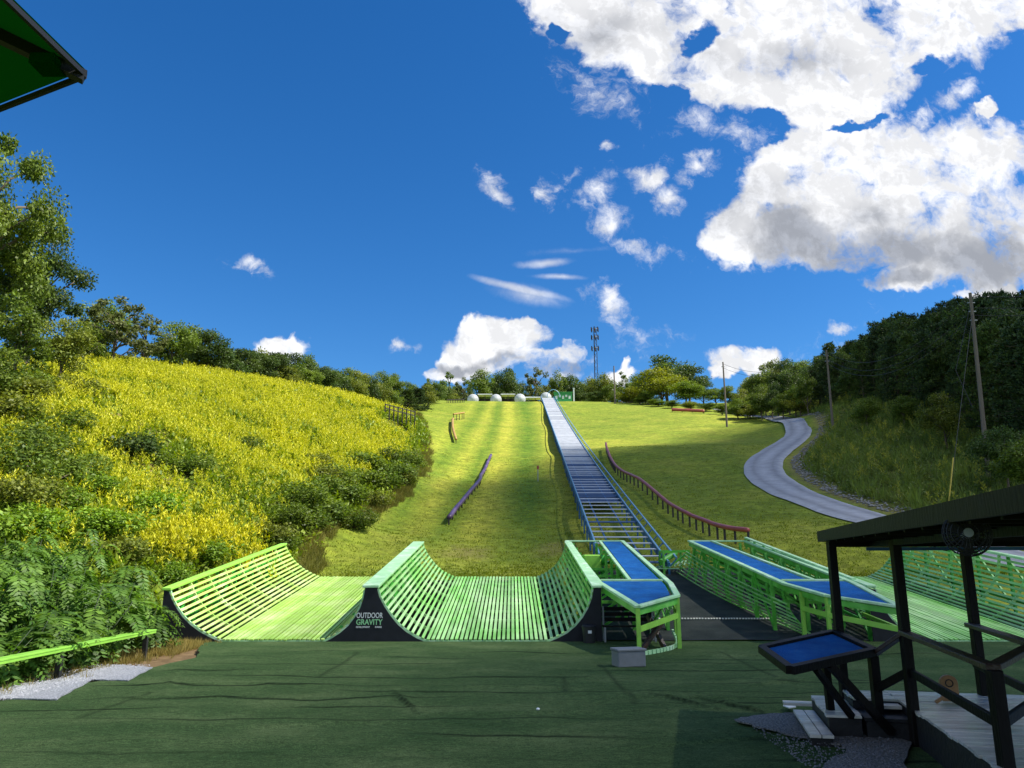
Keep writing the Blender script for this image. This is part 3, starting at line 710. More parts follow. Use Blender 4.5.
for k in range(4): sl.beam(fb+V((-1.0, .7-.5*k, .12+.02*k)), fb+V((.3, .5-.5*k, .18)), .05, .04)
sl.build('slats', M['mint'], d)

# things around the front of the middle platform
o = thing('storage_box', PZ(633, 668, 0), 'grey lidded box beside the front post of the middle platform', 'box')
p = V(PZ(618, 668, 0.0)); ax = V((.95, .25, 0)); ay = V((-.22, .8, 0))
MB().obox(p+ax*.35+ay*.25+V((0, 0, .17)), ax*.33, ay*.25, (0, 0, .17)).build('body', M['greybox'], o, .02)
MB().obox(p+ax*.35+ay*.25+V((0, 0, .36)), ax*.35, ay*.27, (0, 0, .025)).build('lid', M['greybox'], o, .01)
tcn = PZ(587, 641, 0.02)
o = thing('trash_can', (tcn[0], 22.6, 0), 'black trash can against the dark end panel right of the middle ramp', 'trash can')
bx = PZ(587, 641, 0)[0]
MB().tube([(bx, 22.75, .01), (bx, 22.75, .45), (bx, 22.75, .46)], [.17, .2, .2], 18).build('body', M['rubber'], o, smooth=False)
MB().tube([(bx, 22.75, .46), (bx, 22.75, .50)], [.215, .19], 18).build('lid', M['black'], o)
MB().obox((bx, 22.54, .33), (.05, 0, 0), (0, .01, 0), (0, 0, .04)).build('label_plate', M['white'], o)
o = thing('bench', (3.0, 23.2, 0), 'dark slatted bench under the middle platform, beside the black end panel', 'bench')
s = MB()
for k in range(3): s.box(2.62, 4.15, 22.95+k*.14, 23.05+k*.14, .42, .455)
s.build('seat', M['darkwood'], o)
s = MB()
for k in range(3): s.box(2.62, 4.15, 23.40, 23.43, .55+k*.15, .66+k*.15)
s.build('backrest', M['darkwood'], o)
for x in (2.66, 4.10):
    s = MB(); s.beam((x, 22.98, 0), (x, 22.98, .43), .05, .05); s.beam((x, 23.37, 0), (x, 23.37, .98), .05, .05); s.beam((x, 22.98, .40), (x, 23.37, .40), .05, .05); s.build('leg', M['greysteel'], o)
o = thing('wooden_prop', (3.6, 21, 0), 'reddish brown crossed wooden prop under the front corner of the middle platform', 'wooden prop')
MB().beam((3.45, 21.3, .02), (4.15, 21.8, .75), .09, .12).build('brace', M['brownrail'], o)
MB().beam((4.05, 21.4, .02), (3.75, 22.1, .8), .09, .12).build('leg', M['brownrail'], o)
# slat ends showing along the ground at the front of the middle platform
r = MB(); pts = [V(p) for p in spline([(3.2, 19.95, .05), (3.75, 20.5, .06), (4.25, 21.2, .08), (4.5, 22.0, .12), (4.55, 22.8, .35)], 5)]
for i, (a, b) in enumerate(zip(pts[:-1], pts[1:])): r.beam(a, a+(b-a)*.72, .05, .10)
tag(r.build('slat_kerb', M['mint']), 'curved row of pale slat ends on the turf at the front corner of the middle platform', 'kerb')
# rope across lane
o = thing('lane_rope', (6.4, 26.3, .45), 'white dashed rope lying across the dark lane between the two platforms', 'rope')
r = MB(); ps = [(4.75+3.75*k/40, 26.0+.02*math.sin(k), zf(26)+.07) for k in range(41)]
for k in range(0, 40): r.tube([ps[k], (V(ps[k])*.35+V(ps[k+1])*.65)], .028, 6)
r.build('rope_floats', M['rope'], o); r = MB().tube(ps, .012, 5); r.build('rope_core', M['post'], o)
tag(MB().slab([V(PZ(a, b, .10)) for a, b in ((783, 705), (787, 703.5), (794, 704.5), (796, 706.5), (789, 707.5))], .015).build('paper_scrap', M['white']), 'small white paper scrap on the turf left of the deck steps', 'litter')
q = V(PZ(538, 709, .04)); tag(MB().sphere(q, (.03, .03, .02), 8, 5).build('golf_ball', M['white']), 'tiny white ball lying on the turf in the middle foreground', 'ball')

# ------------------------------------------------------------------ conveyor up the hill
cp = [(3.75, 35.6, None), (5.0, 68, None), (6.6, 108, None), (7.1, 150, None), (7.2, 186, None)]
cy_ = np.arange(35.6, 187, .9)
clx = np.interp(cy_, [35.6, 50, 68, 90, 108, 130, 150, 186], [3.75, 4.5, 5.35, 6.1, 6.45, 6.75, 7.0, 7.2])
rise = np.interp(cy_, [35.6, 45, 60, 100, 150, 186], [.85, 1.0, 1.0, .9, .75, .35])
czz = height(clx+1.3, cy_)+rise; czz = np.polyval(np.polyfit(cy_, czz, 3), cy_)
for _ in range(4):                    # straight run up the hill: solve the plan position for each station
    fd = CT*cy_+ST*(czz-CAMZ); up_ = -ST*cy_+CT*(czz-CAMZ); row_ = 384-F*up_/fd
    clx = (541+(row_-396)*.366-512)/F*fd
clx = np.polyval(np.polyfit(cy_, clx, 3), cy_)
CW = 3.0
root = thing('conveyor', (5.0, 35.6, 1.6), 'long blue framed conveyor of pale treads climbing the grassy hill to the top', 'conveyor')
def strip_rail(name, off, dz, w, h, m, parent, step=3):
    mb = MB(); idx = list(range(0, len(cy_), step)); idx = idx if idx[-1] == len(cy_)-1 else idx+[len(cy_)-1]
    pts = [V((clx[i]+off, cy_[i], czz[i]+dz)) for i in idx]; rail_path(mb, pts, w, h); return mb.build(name, m, parent)
strip_rail('left_beam', 0, -.12, .12, .34, M['bluepaint'], root)
strip_rail('left_rail', -.12, .42, .07, .07, M['paleblue'], root)
strip_rail('right_beam', CW, -.12, .12, .34, M['bluepaint'], root)
strip_rail('right_inner_rail', CW-.02, .09, .08, .08, M['paleblue'], root)
strip_rail('right_handrail', CW+.36, .26, .07, .07, M['paleblue'], root)
def many(name, pieces, m, limit=100):
    for fn in pieces[:limit]:
        q = MB(); fn(q); q.build(name, m, root)
    if len(pieces) > limit:
        q = MB()
        for fn in pieces[limit:]: fn(q)
        q.build(name+'s_beyond', m, root)['kind'] = 'stuff'
ls = []
for i in range(0, len(cy_), 2):
    ls.append(lambda q, i=i: q.beam((clx[i]-.12, cy_[i], czz[i]-.25), (clx[i]-.12, cy_[i], czz[i]+.42), .06, .06))
    ls.append(lambda q, i=i: q.beam((clx[i]+CW, cy_[i], czz[i]-.15), (clx[i]+CW+.36, cy_[i], czz[i]+.22), .05, .05))
many('stanchion', ls, M['bluepaint'])
ls = []
for i in range(0, len(cy_), 3):
    for xo in (0, CW):
        g0 = gz(clx[i]+xo, cy_[i]); ls.append(lambda q, i=i, xo=xo, g0=g0: q.beam((clx[i]+xo, cy_[i], g0-.2), (clx[i]+xo, cy_[i], czz[i]-.2), .09, .09))
many('support_leg', ls, M['bluepaint'])
yy = 36.0; ls = []; ls2 = []; k = 0
while yy < 186:
    x0 = np.interp(yy, cy_, clx); z0 = np.interp(yy, cy_, czz)
    sl_ = (np.interp(yy+.5, cy_, czz)-np.interp(yy-.5, cy_, czz))
    t = min(1, max(0, (yy-62)/40)); wd = (.17 if k % 7 else .34)+.26*t
    fn = lambda q, a=((x0+CW/2, yy, z0-.02+(k % 3)*.012), (CW/2-.08, 0, 0), (0, wd/2, wd/2*sl_), (0, -.01*sl_, .02)): q.obox(*a)
    (ls if k % 7 or yy > 95 else ls2).append(fn); k += 1
    yy += (1.5-.9*t) if yy > 37 else 1.2
many('tread', ls, M['tread']); many('belt_section', ls2, M['belt'])
mb = MB()
for xo in (.72, 2.03):
    pts = [V((clx[i]+xo, cy_[i], czz[i]-.18)) for i in list(range(0, len(cy_), 3))]; rail_path(mb, pts, .07, .10)
mb.build('chain_guides', M['bluepaint'], root)
idx = [i for i in range(0, len(cy_), 3) if cy_[i] > 52]; mb = MB()
for a, b in zip(idx[:-1], idx[1:]): mb.beam((clx[a]+CW/2, cy_[a], czz[a]-.16), (clx[b]+CW/2, cy_[b], czz[b]-.16), CW-.3, .03)
mb.build('dark_under_belt', M['belt'], root)  # added dark sheet, standing in for belt and shaded ground between treads

# ------------------------------------------------------------------ bumpers on the hill
def bumper(name, label, pix, m, r=.16, hgt=.7, every=1.3, posts=True, square=False, flat=.8):
    pts = []
    for (px, Y) in pix:
        cx = (px-512)/F; x = cx*Y/.985; x = ray(px, 0)[0]
        xw = P(px, 384-0, Y)[0]; 
        for _ in range(3):
            g0 = gz(xw, Y); # project to get the right column
            c_ = (g0+hgt-CAMZ); d = CT*Y+ST*c_; xw = (px-512)/F*d
        pts.append(V((xw, Y, 0)))
    pts = spline(pts, 8)
    L_ = [V((p[0], p[1], gz(p[0], p[1])+hgt)) for p in pts]
    root = thing(name, tuple(L_[0]-V((0, 0, hgt))), label, 'bumper rail')
    MB().tube(L_, r, 8).build('rail', m, root, smooth=True)
    if posts:
        acc = 0; last = L_[0]; mbp = []
        allp = [L_[0]]
        for p in L_[1:]:
            seg = np.linalg.norm(p-last); acc += seg
            if acc > every: allp.append(p); acc = 0
            last = p
        allp.append(L_[-1])
        for p in allp: MB().beam((p[0], p[1], p[2]-hgt-.2), (p[0], p[1], p[2]-r*.5), .10, .10).build('post', M['post'], root)
    return root
bumper('bumper_rail', 'long red topped bumper rail on dark posts right of the conveyor', [(748, 40.5), (730, 42), (715, 44), (698, 47), (680, 50.5), (660, 56), (640, 63), (625, 70), (614, 77), (607, 86), (606, 90)], M['red'], .13, .8, 1.0)
bumper('bumper_rail', 'wavy purple bumper rail on the lawn left of the mown stripes', [(449, 54), (457, 58), (465, 62), (474, 67), (480, 72), (481, 77), (486, 84), (491, 93)], M['purple'], .17, .5, 1.4)
bumper('bumper_rail', 'short yellow bumper rail high on the left lawn', [(456, 104), (453, 112), (452.5, 122), (453, 128)], M['yellow'], .2, .6, 2.2)
bumper('bumper_rail', 'yellow end piece on three posts above the yellow bumper rail', [(453.5, 131), (458, 133), (464, 136)], M['yellow'], .15, 1.2, 1.2)
bumper('bumper_rail', 'low red bumper at the far edge of the right lawn below the round trees', [(672, 150), (682, 149), (692, 148), (704, 147)], M['red'], .3, .5, 2.0)
def fence(label, pix, hgt, rails, every=1.0):
    ps = []
    for px, py, Y in pix: q = P(px, py, Y); g_ = gz(q[0], q[1]); ps.append(V((q[0], q[1], min(max(q[2], g_), g_+1.9))))
    root = thing('wooden_fence', tuple(ps[0]), label, 'fence')
    mb = MB()
    for zz in rails:
        for a, b in zip(ps[:-1], ps[1:]): mb.beam(a+V((0, 0, zz)), b+V((0, 0, zz)), .06, .12)
    mb.build('rails', M['post'], root)
    for a, b in zip(ps[:-1], ps[1:]):
        n = max(1, int(np.linalg.norm(b-a)/every))
        for k in range(n+1): c = lerp(a, b, k/n); MB().beam(c-V((0, 0, 2.4)), c+V((0, 0, hgt)), .14, .14).build('post', M['post'], root)
    return root
fence('dark wooden post fence on the crest of the left bank', [(385, 412, 96), (415, 412, 99)], 1.1, (.5, 1.0), .62)
fence('small weathered post fence near the top of the left lawn', [(447, 404, 165), (464, 404, 170)], .9, (.75,), .6)
# marker post on the lawn
q = P(538, 486, 74); g0 = gz(q[0], q[1]); o = thing('marker_post', (q[0], q[1], g0), 'thin pale marker post with a reddish cap standing alone on the mown hill', 'post')
MB().tube([(q[0], q[1], g0-.1), (q[0], q[1], g0+1.15)], .045, 8).build('stake', M['greysteel'], o); MB().tube([(q[0], q[1], g0+1.15), (q[0], q[1], g0+1.5)], .10, 10).build('cap', M['red'], o); 

# ------------------------------------------------------------------ hilltop: inflatable balls, canopies, booth
m, nt = newmat('clear_pale_vinyl'); N = nt.nodes; L = nt.links
out = N.new('ShaderNodeOutputMaterial'); b = N.new('ShaderNodeBsdfPrincipled'); b.inputs['Base Color'].default_value = (.62, .65, .68, 1); b.inputs['Roughness'].default_value = .3
tr = N.new('ShaderNodeBsdfTransparent'); mx_ = N.new('ShaderNodeMixShader'); vo = N.new('ShaderNodeTexVoronoi'); vo.inputs['Scale'].default_value = 2.2
tc = N.new('ShaderNodeTexCoord'); L.new(tc.outputs['Object'], vo.inputs['Vector']); mr = N.new('ShaderNodeMapRange'); mr.inputs[1].default_value = 0; mr.inputs[2].default_value = .5; mr.inputs[3].default_value = .92; mr.inputs[4].default_value = .6
L.new(vo.outputs['Distance'], mr.inputs[0]); L.new(mr.outputs[0], mx_.inputs[0]); L.new(tr.outputs[0], mx_.inputs[1]); L.new(b.outputs[0], mx_.inputs[2]); L.new(mx_.outputs[0], out.inputs[0]); M['vinyl'] = m
def toppt(px, Y): 
    xw = (px-512)/F*Y
    for _ in range(3): xw = (px-512)/F*(CT*Y+ST*(gz(xw, Y)-CAMZ))
    return V((xw, Y, gz(xw, Y)))
zl = ['leftmost of the large pale inflatable balls lined up on the hilltop', 'large pale inflatable ball second from the left on the hilltop', 'large pale inflatable ball on the hilltop, nearest the long white canopy', 'large pale inflatable ball at the head of the blue conveyor']
for (px, l_) in zip((473, 496, 520, 546), zl):
    Y = 196; c = toppt(px, Y); R = 1.5; hb = -.3 if px < 540 else .05
    o = thing('inflatable_ball', tuple(c), l_, 'inflatable ball', 'inflatable balls on the hilltop')
    cc = c+V((0, 0, R+hb))
    MB().sphere(cc, R, 20, 14).build('outer_shell', M['vinyl'], o, smooth=True)
    MB().sphere(cc, R*.62, 16, 10).build('inner_shell', M['vinyl'], o, smooth=True)
for px, l_ in ((485, 'white shade canopy between the first two inflatable balls'), (508, 'white shade canopy between the second and third inflatable balls')):
    c = toppt(px, 197); o = thing('shade_canopy', tuple(c), l_, 'canopy', 'shade canopies on the hilltop')
    w = 1.9; MB().obox(c+V((0, 0, 2.45)), (w, 0, 0), (0, 1.3, 0), (0, 0, .11)).build('roof', M['white'], o, .05)
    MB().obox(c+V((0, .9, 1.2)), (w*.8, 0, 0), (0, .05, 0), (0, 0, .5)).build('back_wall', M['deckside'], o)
    for sx in (-w+.1, 0, w-.1):
        for sy in (-1.2, 1.2): MB().beam(c+V((sx, sy, -.5)), c+V((sx, sy, 2.35)), .12, .12).build('post', M['post'], o)
c = toppt(532, 198); o = thing('shade_canopy', tuple(c), 'long low white canopy just left of the conveyor head', 'canopy')
MB().obox(c+V((0, 0, 1.75)), (2.6, 0, 0), (0, 1.2, 0), (0, 0, .16)).build('roof', M['white'], o, .05)
for sx in (-2.5, -.8, .8, 2.5): MB().beam(c+V((sx, -1, -.5)), c+V((sx, -1, 1.6)), .12, .12).build('post', M['post'], o)
c = toppt(563, 197); o = thing('ticket_booth', tuple(c), 'small green booth with pale lettering panels beside the top of the conveyor', 'booth')
MB().obox(c+V((0, 0, 1.6)), (2.3, 0, 0), (0, 1.2, 0), (0, 0, 1.25)).build('wall', M['green_sign'], o, .04)
s = MB()
for k in range(5): s.obox(c+V((-1.75+.85*k, -1.215, 1.6+.35*(k % 2))), (.26, 0, 0), (0, .01, 0), (0, 0, .4-.1*(k % 2)))
s.build('panel', M['white'], o)
MB().obox(c+V((0, 0, 2.92)), (2.5, 0, 0), (0, 1.4, 0), (0, 0, .08)).build('roof', M['green_sign'], o)
c = toppt(574, 196); o = thing('white_post', tuple(c), 'slim white post standing just right of the green booth', 'post')
MB().beam(c-V((0, 0, .3)), c+V((0, 0, 4.0)), .35, .35).build('shaft', M['white'], o); MB().obox(c+V((0, 0, 4.1)), (.25, 0, 0), (0, .25, 0), (0, 0, .08)).build('cap', M['white'], o)
# conveyor head hoop
c = toppt(550, 187); o = thing('conveyor_arch', tuple(c), 'pale blue arch over the top end of the conveyor', 'arch')
MB().tube([c+V((1.6*math.cos(t)+.9, 0, 1.0+2.0*math.sin(t))) for t in np.linspace(0, math.pi, 13)], .09, 6).build('hoop', M['paleblue'], o)

# ------------------------------------------------------------------ tower and utility poles
Yt = 420.0; tb = P(596, 384, Yt); tt = P(596, 327, Yt); zt = tt[2]; zb = gz(tb[0], Yt)-3
o = thing('cell_tower', (tb[0], Yt, zb), 'tall grey lattice communications mast rising behind the hilltop trees', 'tower')
mb = MB(); H = zt-zb
for k in range(3):
    a = 2*math.pi*k/3; r0, r1 = 1.7, .9
    mb.tube([(tb[0]+r0*math.cos(a), Yt+r0*math.sin(a), zb), (tb[0]+r1*math.cos(a), Yt+r1*math.sin(a), zt)], .16, 6)
n = 30
for i in range(n):
    for k in range(3):
        a, b_ = 2*math.pi*k/3, 2*math.pi*(k+1)/3; ra = 1.7-.8*i/n; rb_ = 1.7-.8*(i+1)/n
        mb.beam((tb[0]+ra*math.cos(a), Yt+ra*math.sin(a), zb+H*i/n), (tb[0]+rb_*math.cos(b_), Yt+rb_*math.sin(b_), zb+H*(i+1)/n), .12, .12)
mb.build('lattice', M['post'], o)
for lv in (0.3, 5.0, 11.5, ):
    for k in range(6):
        a = 2*math.pi*k/6+.3; c = V((tb[0]+2.1*math.cos(a), Yt+2.1*math.sin(a), zt-lv-1.2)); MB().obox(c, (.28, 0, 0), (0, .28, 0), (0, 0, 1.2)).build('antenna', M['post'], o)
    MB().torus((tb[0], Yt, zt-lv-1.2), 2.0, .1, (0, 0, 1), 18, 5).build('antenna_ring', M['greysteel'], o)
def pole(label, px, Y, pytop, lean=0, r=.14, arms=0):
    g = toppt(px, Y); 
    # height from the row of the top
    cy = (384-pytop)/F; zt = CAMZ+Y*math.tan(TH+math.atan(cy)); o = thing('utility_pole', tuple(g), label, 'utility pole')
    top = V((g[0]+lean, Y, zt)); MB().tube([g-V((0, 0, .5)), top], [r*1.25, r*.8], 10).build('shaft', M['barewood'], o)
    for k in range(arms): MB().tube([top-V((-.25, 0, .8+.7*k)), top-V((.3, 0, .8+.7*k))], .05, 6).build('insulator', M['greysteel'], o)
    return top, o
tA, _ = pole('dark utility pole among the trees just right of the hilltop mast', 615, 178, 366, 0, .16, 1)
tB, _ = pole('bare utility pole in front of the far trees where the road disappears', 727, 122, 362, 0, .14, 1)
tC, _ = pole('utility pole in front of the dark pines above the road bend', 833, 96, 350, .1, .13, 2)
tD, oD = pole('tall leaning utility pole standing in the weeds at the right edge', 989, 56, 293, .55, .14, 3)
def wires(label, a, b, sag, offs):
    o = thing('power_line', tuple(a), label, 'power line')
    for dz in offs:
        pts = [lerp(a, b, t)+V((0, 0, dz-sag*4*t*(1-t))) for t in np.linspace(0, 1, 14)]; MB().tube(pts, .022, 4, False).build('wire', M['wire'], o)
wires('sagging wires strung between the pine side pole and the leaning pole', tC, tD, 3.0, (-.3, -1.2, -1.8))
wires('wires leading from the far roadside pole to the pine side pole', tB, tC, 2.0, (-.3, -1.0))
wires('wires leaving the leaning pole towards the right of the picture', tD, tD+V((22, -12, 1)), 1.5, (-.3, -1.2, -1.8))
yg = toppt(946, 51); gb = V(P(946, 487, 51)); gb[2] = gz(gb[0], 51)
o = thing('guy_wire', tuple(gb), 'guy wire with a yellow sleeve anchored in the weeds left of the leaning pole', 'guy wire')
MB().tube([gb, tD-V((0, 0, 1.5))], .02, 4).build('wire', M['wire'], o); MB().tube([gb, lerp(gb, tD, .2)], .05, 6).build('sleeve', M['yellowtube'], o)
for p, l_ in ((tD, 0),): MB().tube([p-V((.1, 0, 1.0)), p-V((1.6, -.5, 6.0)), p-V((1.0, 0, 9.0))], .025, 4).build('drop_cable', M['wire'], oD)

# ------------------------------------------------------------------ low green rail at the left
o = thing('bench_rail', (-9.05, 16, 0), 'long lime green plank on black posts at the left edge of the turf', 'bench')
def gp(y): return V((-9.0+.0*y, y, .60))
a, b = V(PZ(-60, 671, .60)), V(PZ(152, 630, .60))
m_ = MB(); m_.obox((a+b)/2, (b-a)/2, V((.12, 0, 0)), (0, 0, .02)); m_.build('plank', M['lime_bright'], o, .008)
m_ = MB(); m_.obox((a+b)/2+V((.095, 0, -.045)), (b-a)/2, V((.015, 0, 0)), (0, 0, .023)); m_.build('edge_board', M['lime_bright'], o)
for px in (-30, 61, 146):
    t = None
    for t_ in np.linspace(0, 1, 200):
        c = lerp(a, b, t_); sx_ = 512+F*c[0]/(CT*c[1]+ST*(c[2]-CAMZ))
        if sx_ >= px: t = t_; break
    c = lerp(a, b, t or 0); MB().box(c[0]-.05, c[0]+.05, c[1]-.05, c[1]+.05, -.1, .578).build('post', M['rubber'], o)

# ------------------------------------------------------------------ deck, pavilion, tray, fan
DO = V((5.08, 10.4, 0)); DU = V((.225, .974, 0)); DV = V((.974, -.225, 0))
def D(u, v, z): return DO+DU*u+DV*v+V((0, 0, z))
DZ = .45
deck = thing('wooden_deck', tuple(D(0, 0, 0)), 'weathered grey board deck with steps under the dark pavilion roof', 'deck')
def boards(name, u0, u1, v0, v1, z, parent, along='v', w=.14):
    mb = MB(); k = int((u1-u0)/w)
    for i in range(k):
        ua = u0+i*w+.006; ub = u0+(i+1)*w-.006; j = random.uniform(-.003, .003); e = random.uniform(-.015, .015)
        mb.obox(D((ua+ub)/2, (v0+v1)/2+e, z-.015+j), DU*(ub-ua)/2, DV*(v1-v0)/2, (0, 0, .015))
    return mb.build(name, M['deck'], parent)
boards('deck_boards', -4.5, 1.55, .0, 4.5, DZ, deck)
boards('deck_boards', .75, 1.55, -.58, -.005, DZ-.002, deck)
def face(name, pts2, z0, z1, parent, th=.04):
    mb = MB()
    for (ua, va), (ub, vb) in zip(pts2[:-1], pts2[1:]):
        a = D(ua, va, (z0+z1)/2); b = D(ub, vb, (z0+z1)/2); mb.beam(a, b, th, z1-z0)
    return mb.build(name, M['deckside'], parent)
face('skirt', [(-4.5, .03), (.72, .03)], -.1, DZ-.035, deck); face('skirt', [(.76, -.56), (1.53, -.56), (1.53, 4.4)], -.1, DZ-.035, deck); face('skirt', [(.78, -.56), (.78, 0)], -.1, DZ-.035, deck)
# lower landing and steps
l0 = [(4.58, 12.05), (4.58, 10.45)]
boards('landing_boards', .1, 1.70, -1.02, -.585, .33, deck); 
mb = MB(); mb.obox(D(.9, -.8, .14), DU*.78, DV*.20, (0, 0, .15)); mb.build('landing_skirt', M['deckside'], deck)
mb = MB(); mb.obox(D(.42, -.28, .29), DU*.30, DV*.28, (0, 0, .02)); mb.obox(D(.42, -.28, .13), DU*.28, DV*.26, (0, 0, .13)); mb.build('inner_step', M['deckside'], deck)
mb = MB(); mb.obox(D(.62, -.16, .385), DU*.12, DV*.14, (0, 0, .02)); mb.build('inner_tread', M['deck'], deck)
mb = MB()
for k in range(2): mb.obox(D(.50, -1.24+.15*k, .15), DU*.85, DV*.068, (0, 0, .018))
mb.build('lower_tread', M['deck'], deck); mb = MB(); mb.obox(D(.50, -1.16, .05), DU*.8, DV*.13, (0, 0, .08)); mb.build('lower_riser', M['deckside'], deck)
mb = MB(); mb.obox(D(1.75, -1.15, .19), DU*.10, DV*.25, (0, 0, .02)); mb.build('back_tread', M['deck'], deck)
# pavilion
pav = thing('pavilion', tuple(D(0, 0, DZ)), 'dark timber pavilion with a flat roof over the deck at the right edge', 'pavilion')
RZ = 2.60
mb = MB()
def uv(p): q = V((p[0], p[1], 0))-DO; return (q[0]*.225+q[1]*.974, q[0]*.974-q[1]*.225)
MB().obox(D(-2.6, 1.7, RZ+.09), DU*4.5, DV*2.36, (0, 0, .035)).build('roof_sheet', M['black'], pav)
f = MB(); f.beam(D(-7.1, -.66, RZ+.06), D(1.9, -.66, RZ+.06), .05, .16); f.beam(D(1.93, -.68, RZ+.06), D(1.93, 4.1, RZ+.06), .05, .16); f.build('fascia', M['darkwood'], pav)
f = MB()
for u in np.arange(-6.8, 1.8, .62): f.beam(D(u, -.62, RZ+.02), D(u, 4.05, RZ+.02), .05, .12)
f.build('rafters', M['darkwood'], pav)
f = MB(); f.beam(D(1.45, -.6, RZ-.06), D(1.45, 4.0, RZ-.06), .08, .10); f.beam(D(-7, .0, RZ-.06), D(1.4, .0, RZ-.06), .08, .10); f.build('beam', M['darkwood'], pav)
MB().beam(D(1.30, -.1, RZ-.14), D(1.30, 4.0, RZ-.14), .06, .05).build('blue_strip', M['bluepaint'], pav)
posts = {'a': uv((4.88, 12.0)), 'b': (0, 0), 'c': (1.38, 1.25)}
for k, (u, v) in posts.items(): MB().beam(D(u, v, DZ-.5 if k != 'c' else DZ), D(u, v, RZ-.03), .115, .115).build('post', M['darkwood'], pav, .006)
# railing
rl = thing('deck_railing', tuple(D(0, 0, DZ)), 'dark brown timber railing zigzagging round the deck beside the pavilion posts', 'railing')
R1p, R2p, R3p = uv((4.86, 10.9)), (-2.8, .09), (-1.43, .95)
HT = .93
def seg(n, a, za, b, zb, w=.13, h=.055, m='brownrail'): MB().beam(D(a[0], a[1], za), D(b[0], b[1], zb), w, h).build(n, M[m], rl, .006)
seg('hand_rail', R1p, 1.05, (0, 0), DZ+HT); seg('hand_rail', (0, -.02), DZ+HT+.006, R2p, DZ+.86); seg('hand_rail', R2p, DZ+.866, R3p, DZ+HT+.012); seg('hand_rail', R3p, DZ+HT+.018, (1.38, 1.18), DZ+HT+.018)
seg('lower_rail', R1p, .62, (0, -.02), DZ+.45, .05, .1, 'darkwood'); seg('lower_rail', (0, .02), DZ+.45, R2p, DZ+.36, .05, .1, 'darkwood'); seg('lower_rail', R2p, DZ+.36, R3p, DZ+.42, .05, .1, 'darkwood'); seg('lower_rail', R3p, DZ+.42, (1.38, 1.18), DZ+.42, .05, .1, 'darkwood')
for q_, z0, z1 in ((R1p, -.05, 1.04), (R2p, -.1, DZ+.84), (R3p, DZ, DZ+HT-.01)): MB().beam(D(q_[0], q_[1], z0), D(q_[0], q_[1], z1), .115, .115).build('post', M['darkwood'], rl, .006)
# tray table
ty_ = thing('tray_table', (4.2, 11, 0), 'dark framed tray table lined with blue carpet, braced off the railing end', 'table')
T = [V((4.86, 10.86, 1.10)), V((4.80, 12.0, 1.235)), V((3.42, 11.05, 1.11)), V((3.40, 9.92, .99))]
mb = MB(); nn = np.cross(T[1]-T[0], T[2]-T[1]); nn /= np.linalg.norm(nn)
mb.slab(T, .05, nn); mb.build('tray_base', M['darkwood'], ty_)
c = sum(T)/4; In = [c+(p-c)*.90+nn*.012 for p in T]; MB().slab(In, .02, nn).build('blue_lining', M['bluecarpet'], ty_)
mb = MB()
for a, b in zip(T, T[1:]+T[:1]): mb.beam(a+nn*.0, b+nn*.0, .11, .10, nn)
mb.build('rim', M['darkwood'], ty_, .006)
base = V((4.75, 10.75, .05))
MB().beam(lerp(T[3], T[0], .28)-V((0, 0, .05)), V((4.38, 10.6, .33)), .07, .07).build('strut', M['darkwood'], ty_)
MB().beam(lerp(T[3], T[0], .45)-V((0, 0, .05)), V((4.85, 10.55, .15)), .09, .09).build('strut', M['darkwood'], ty_)
q_ = lerp(T[3], T[0], .62)+(T[1]-T[0])*.5; MB().beam(q_-V((0, 0, .03)), V((q_[0]+.02, q_[1], .3)), .09, .09).build('leg', M['darkwood'], ty_)
# fan
fc = V(P(967, 534, 6.0)); fan = thing('cage_fan', tuple(fc), 'round black cage fan hanging under the pavilion roof', 'fan')
ax = V((.35, .93, -.12)); ax /= np.linalg.norm(ax); mb = MB(); Rf = .168
for (rr, off) in ((Rf, 0), (Rf*.96, .04), (Rf*.96, -.04), (Rf*.7, .06), (Rf*.7, -.06), (Rf*.42, .07), (Rf*.42, -.07), (Rf*.85, .05), (Rf*.85, -.05)): mb.torus(fc+ax*off, rr, .0045, ax, 30, 5)
sa = np.cross(ax, V((0, 0, 1))); sa /= np.linalg.norm(sa); sb = np.cross(sa, ax)
for k in range(24):
    t = 2*math.pi*k/24; dr = math.cos(t)*sa+math.sin(t)*sb
    for s in (1, -1): mb.tube([fc+ax*.07*s+dr*.03, fc+ax*.06*s+dr*Rf*.7, fc+ax*.02*s+dr*Rf], .0035, 4)
mb.build('cage', M['rubber'], fan)
mb = MB()
for k in range(3):
    t = 2*math.pi*k/3+.4; d1 = math.cos(t)*sa+math.sin(t)*sb; d2 = -math.sin(t)*sa+math.cos(t)*sb
    mb.add([fc+d1*.03-d2*.02, fc+d1*.03+d2*.02+ax*.01, fc+d1*.14+d2*.06+ax*.02, fc+d1*.15-d2*.02-ax*.01], [(0, 1, 2, 3)])
mb.build('blades', M['rubber'], fan)
MB().tube([fc-ax*.075, fc+ax*.11], .035, 12).build('motor', M['greysteel'], fan)
MB().beam(fc+ax*.1, (fc[0]+.12, fc[1]+.12, RZ+.04), .03, .03).build('bracket', M['rubber'], fan)
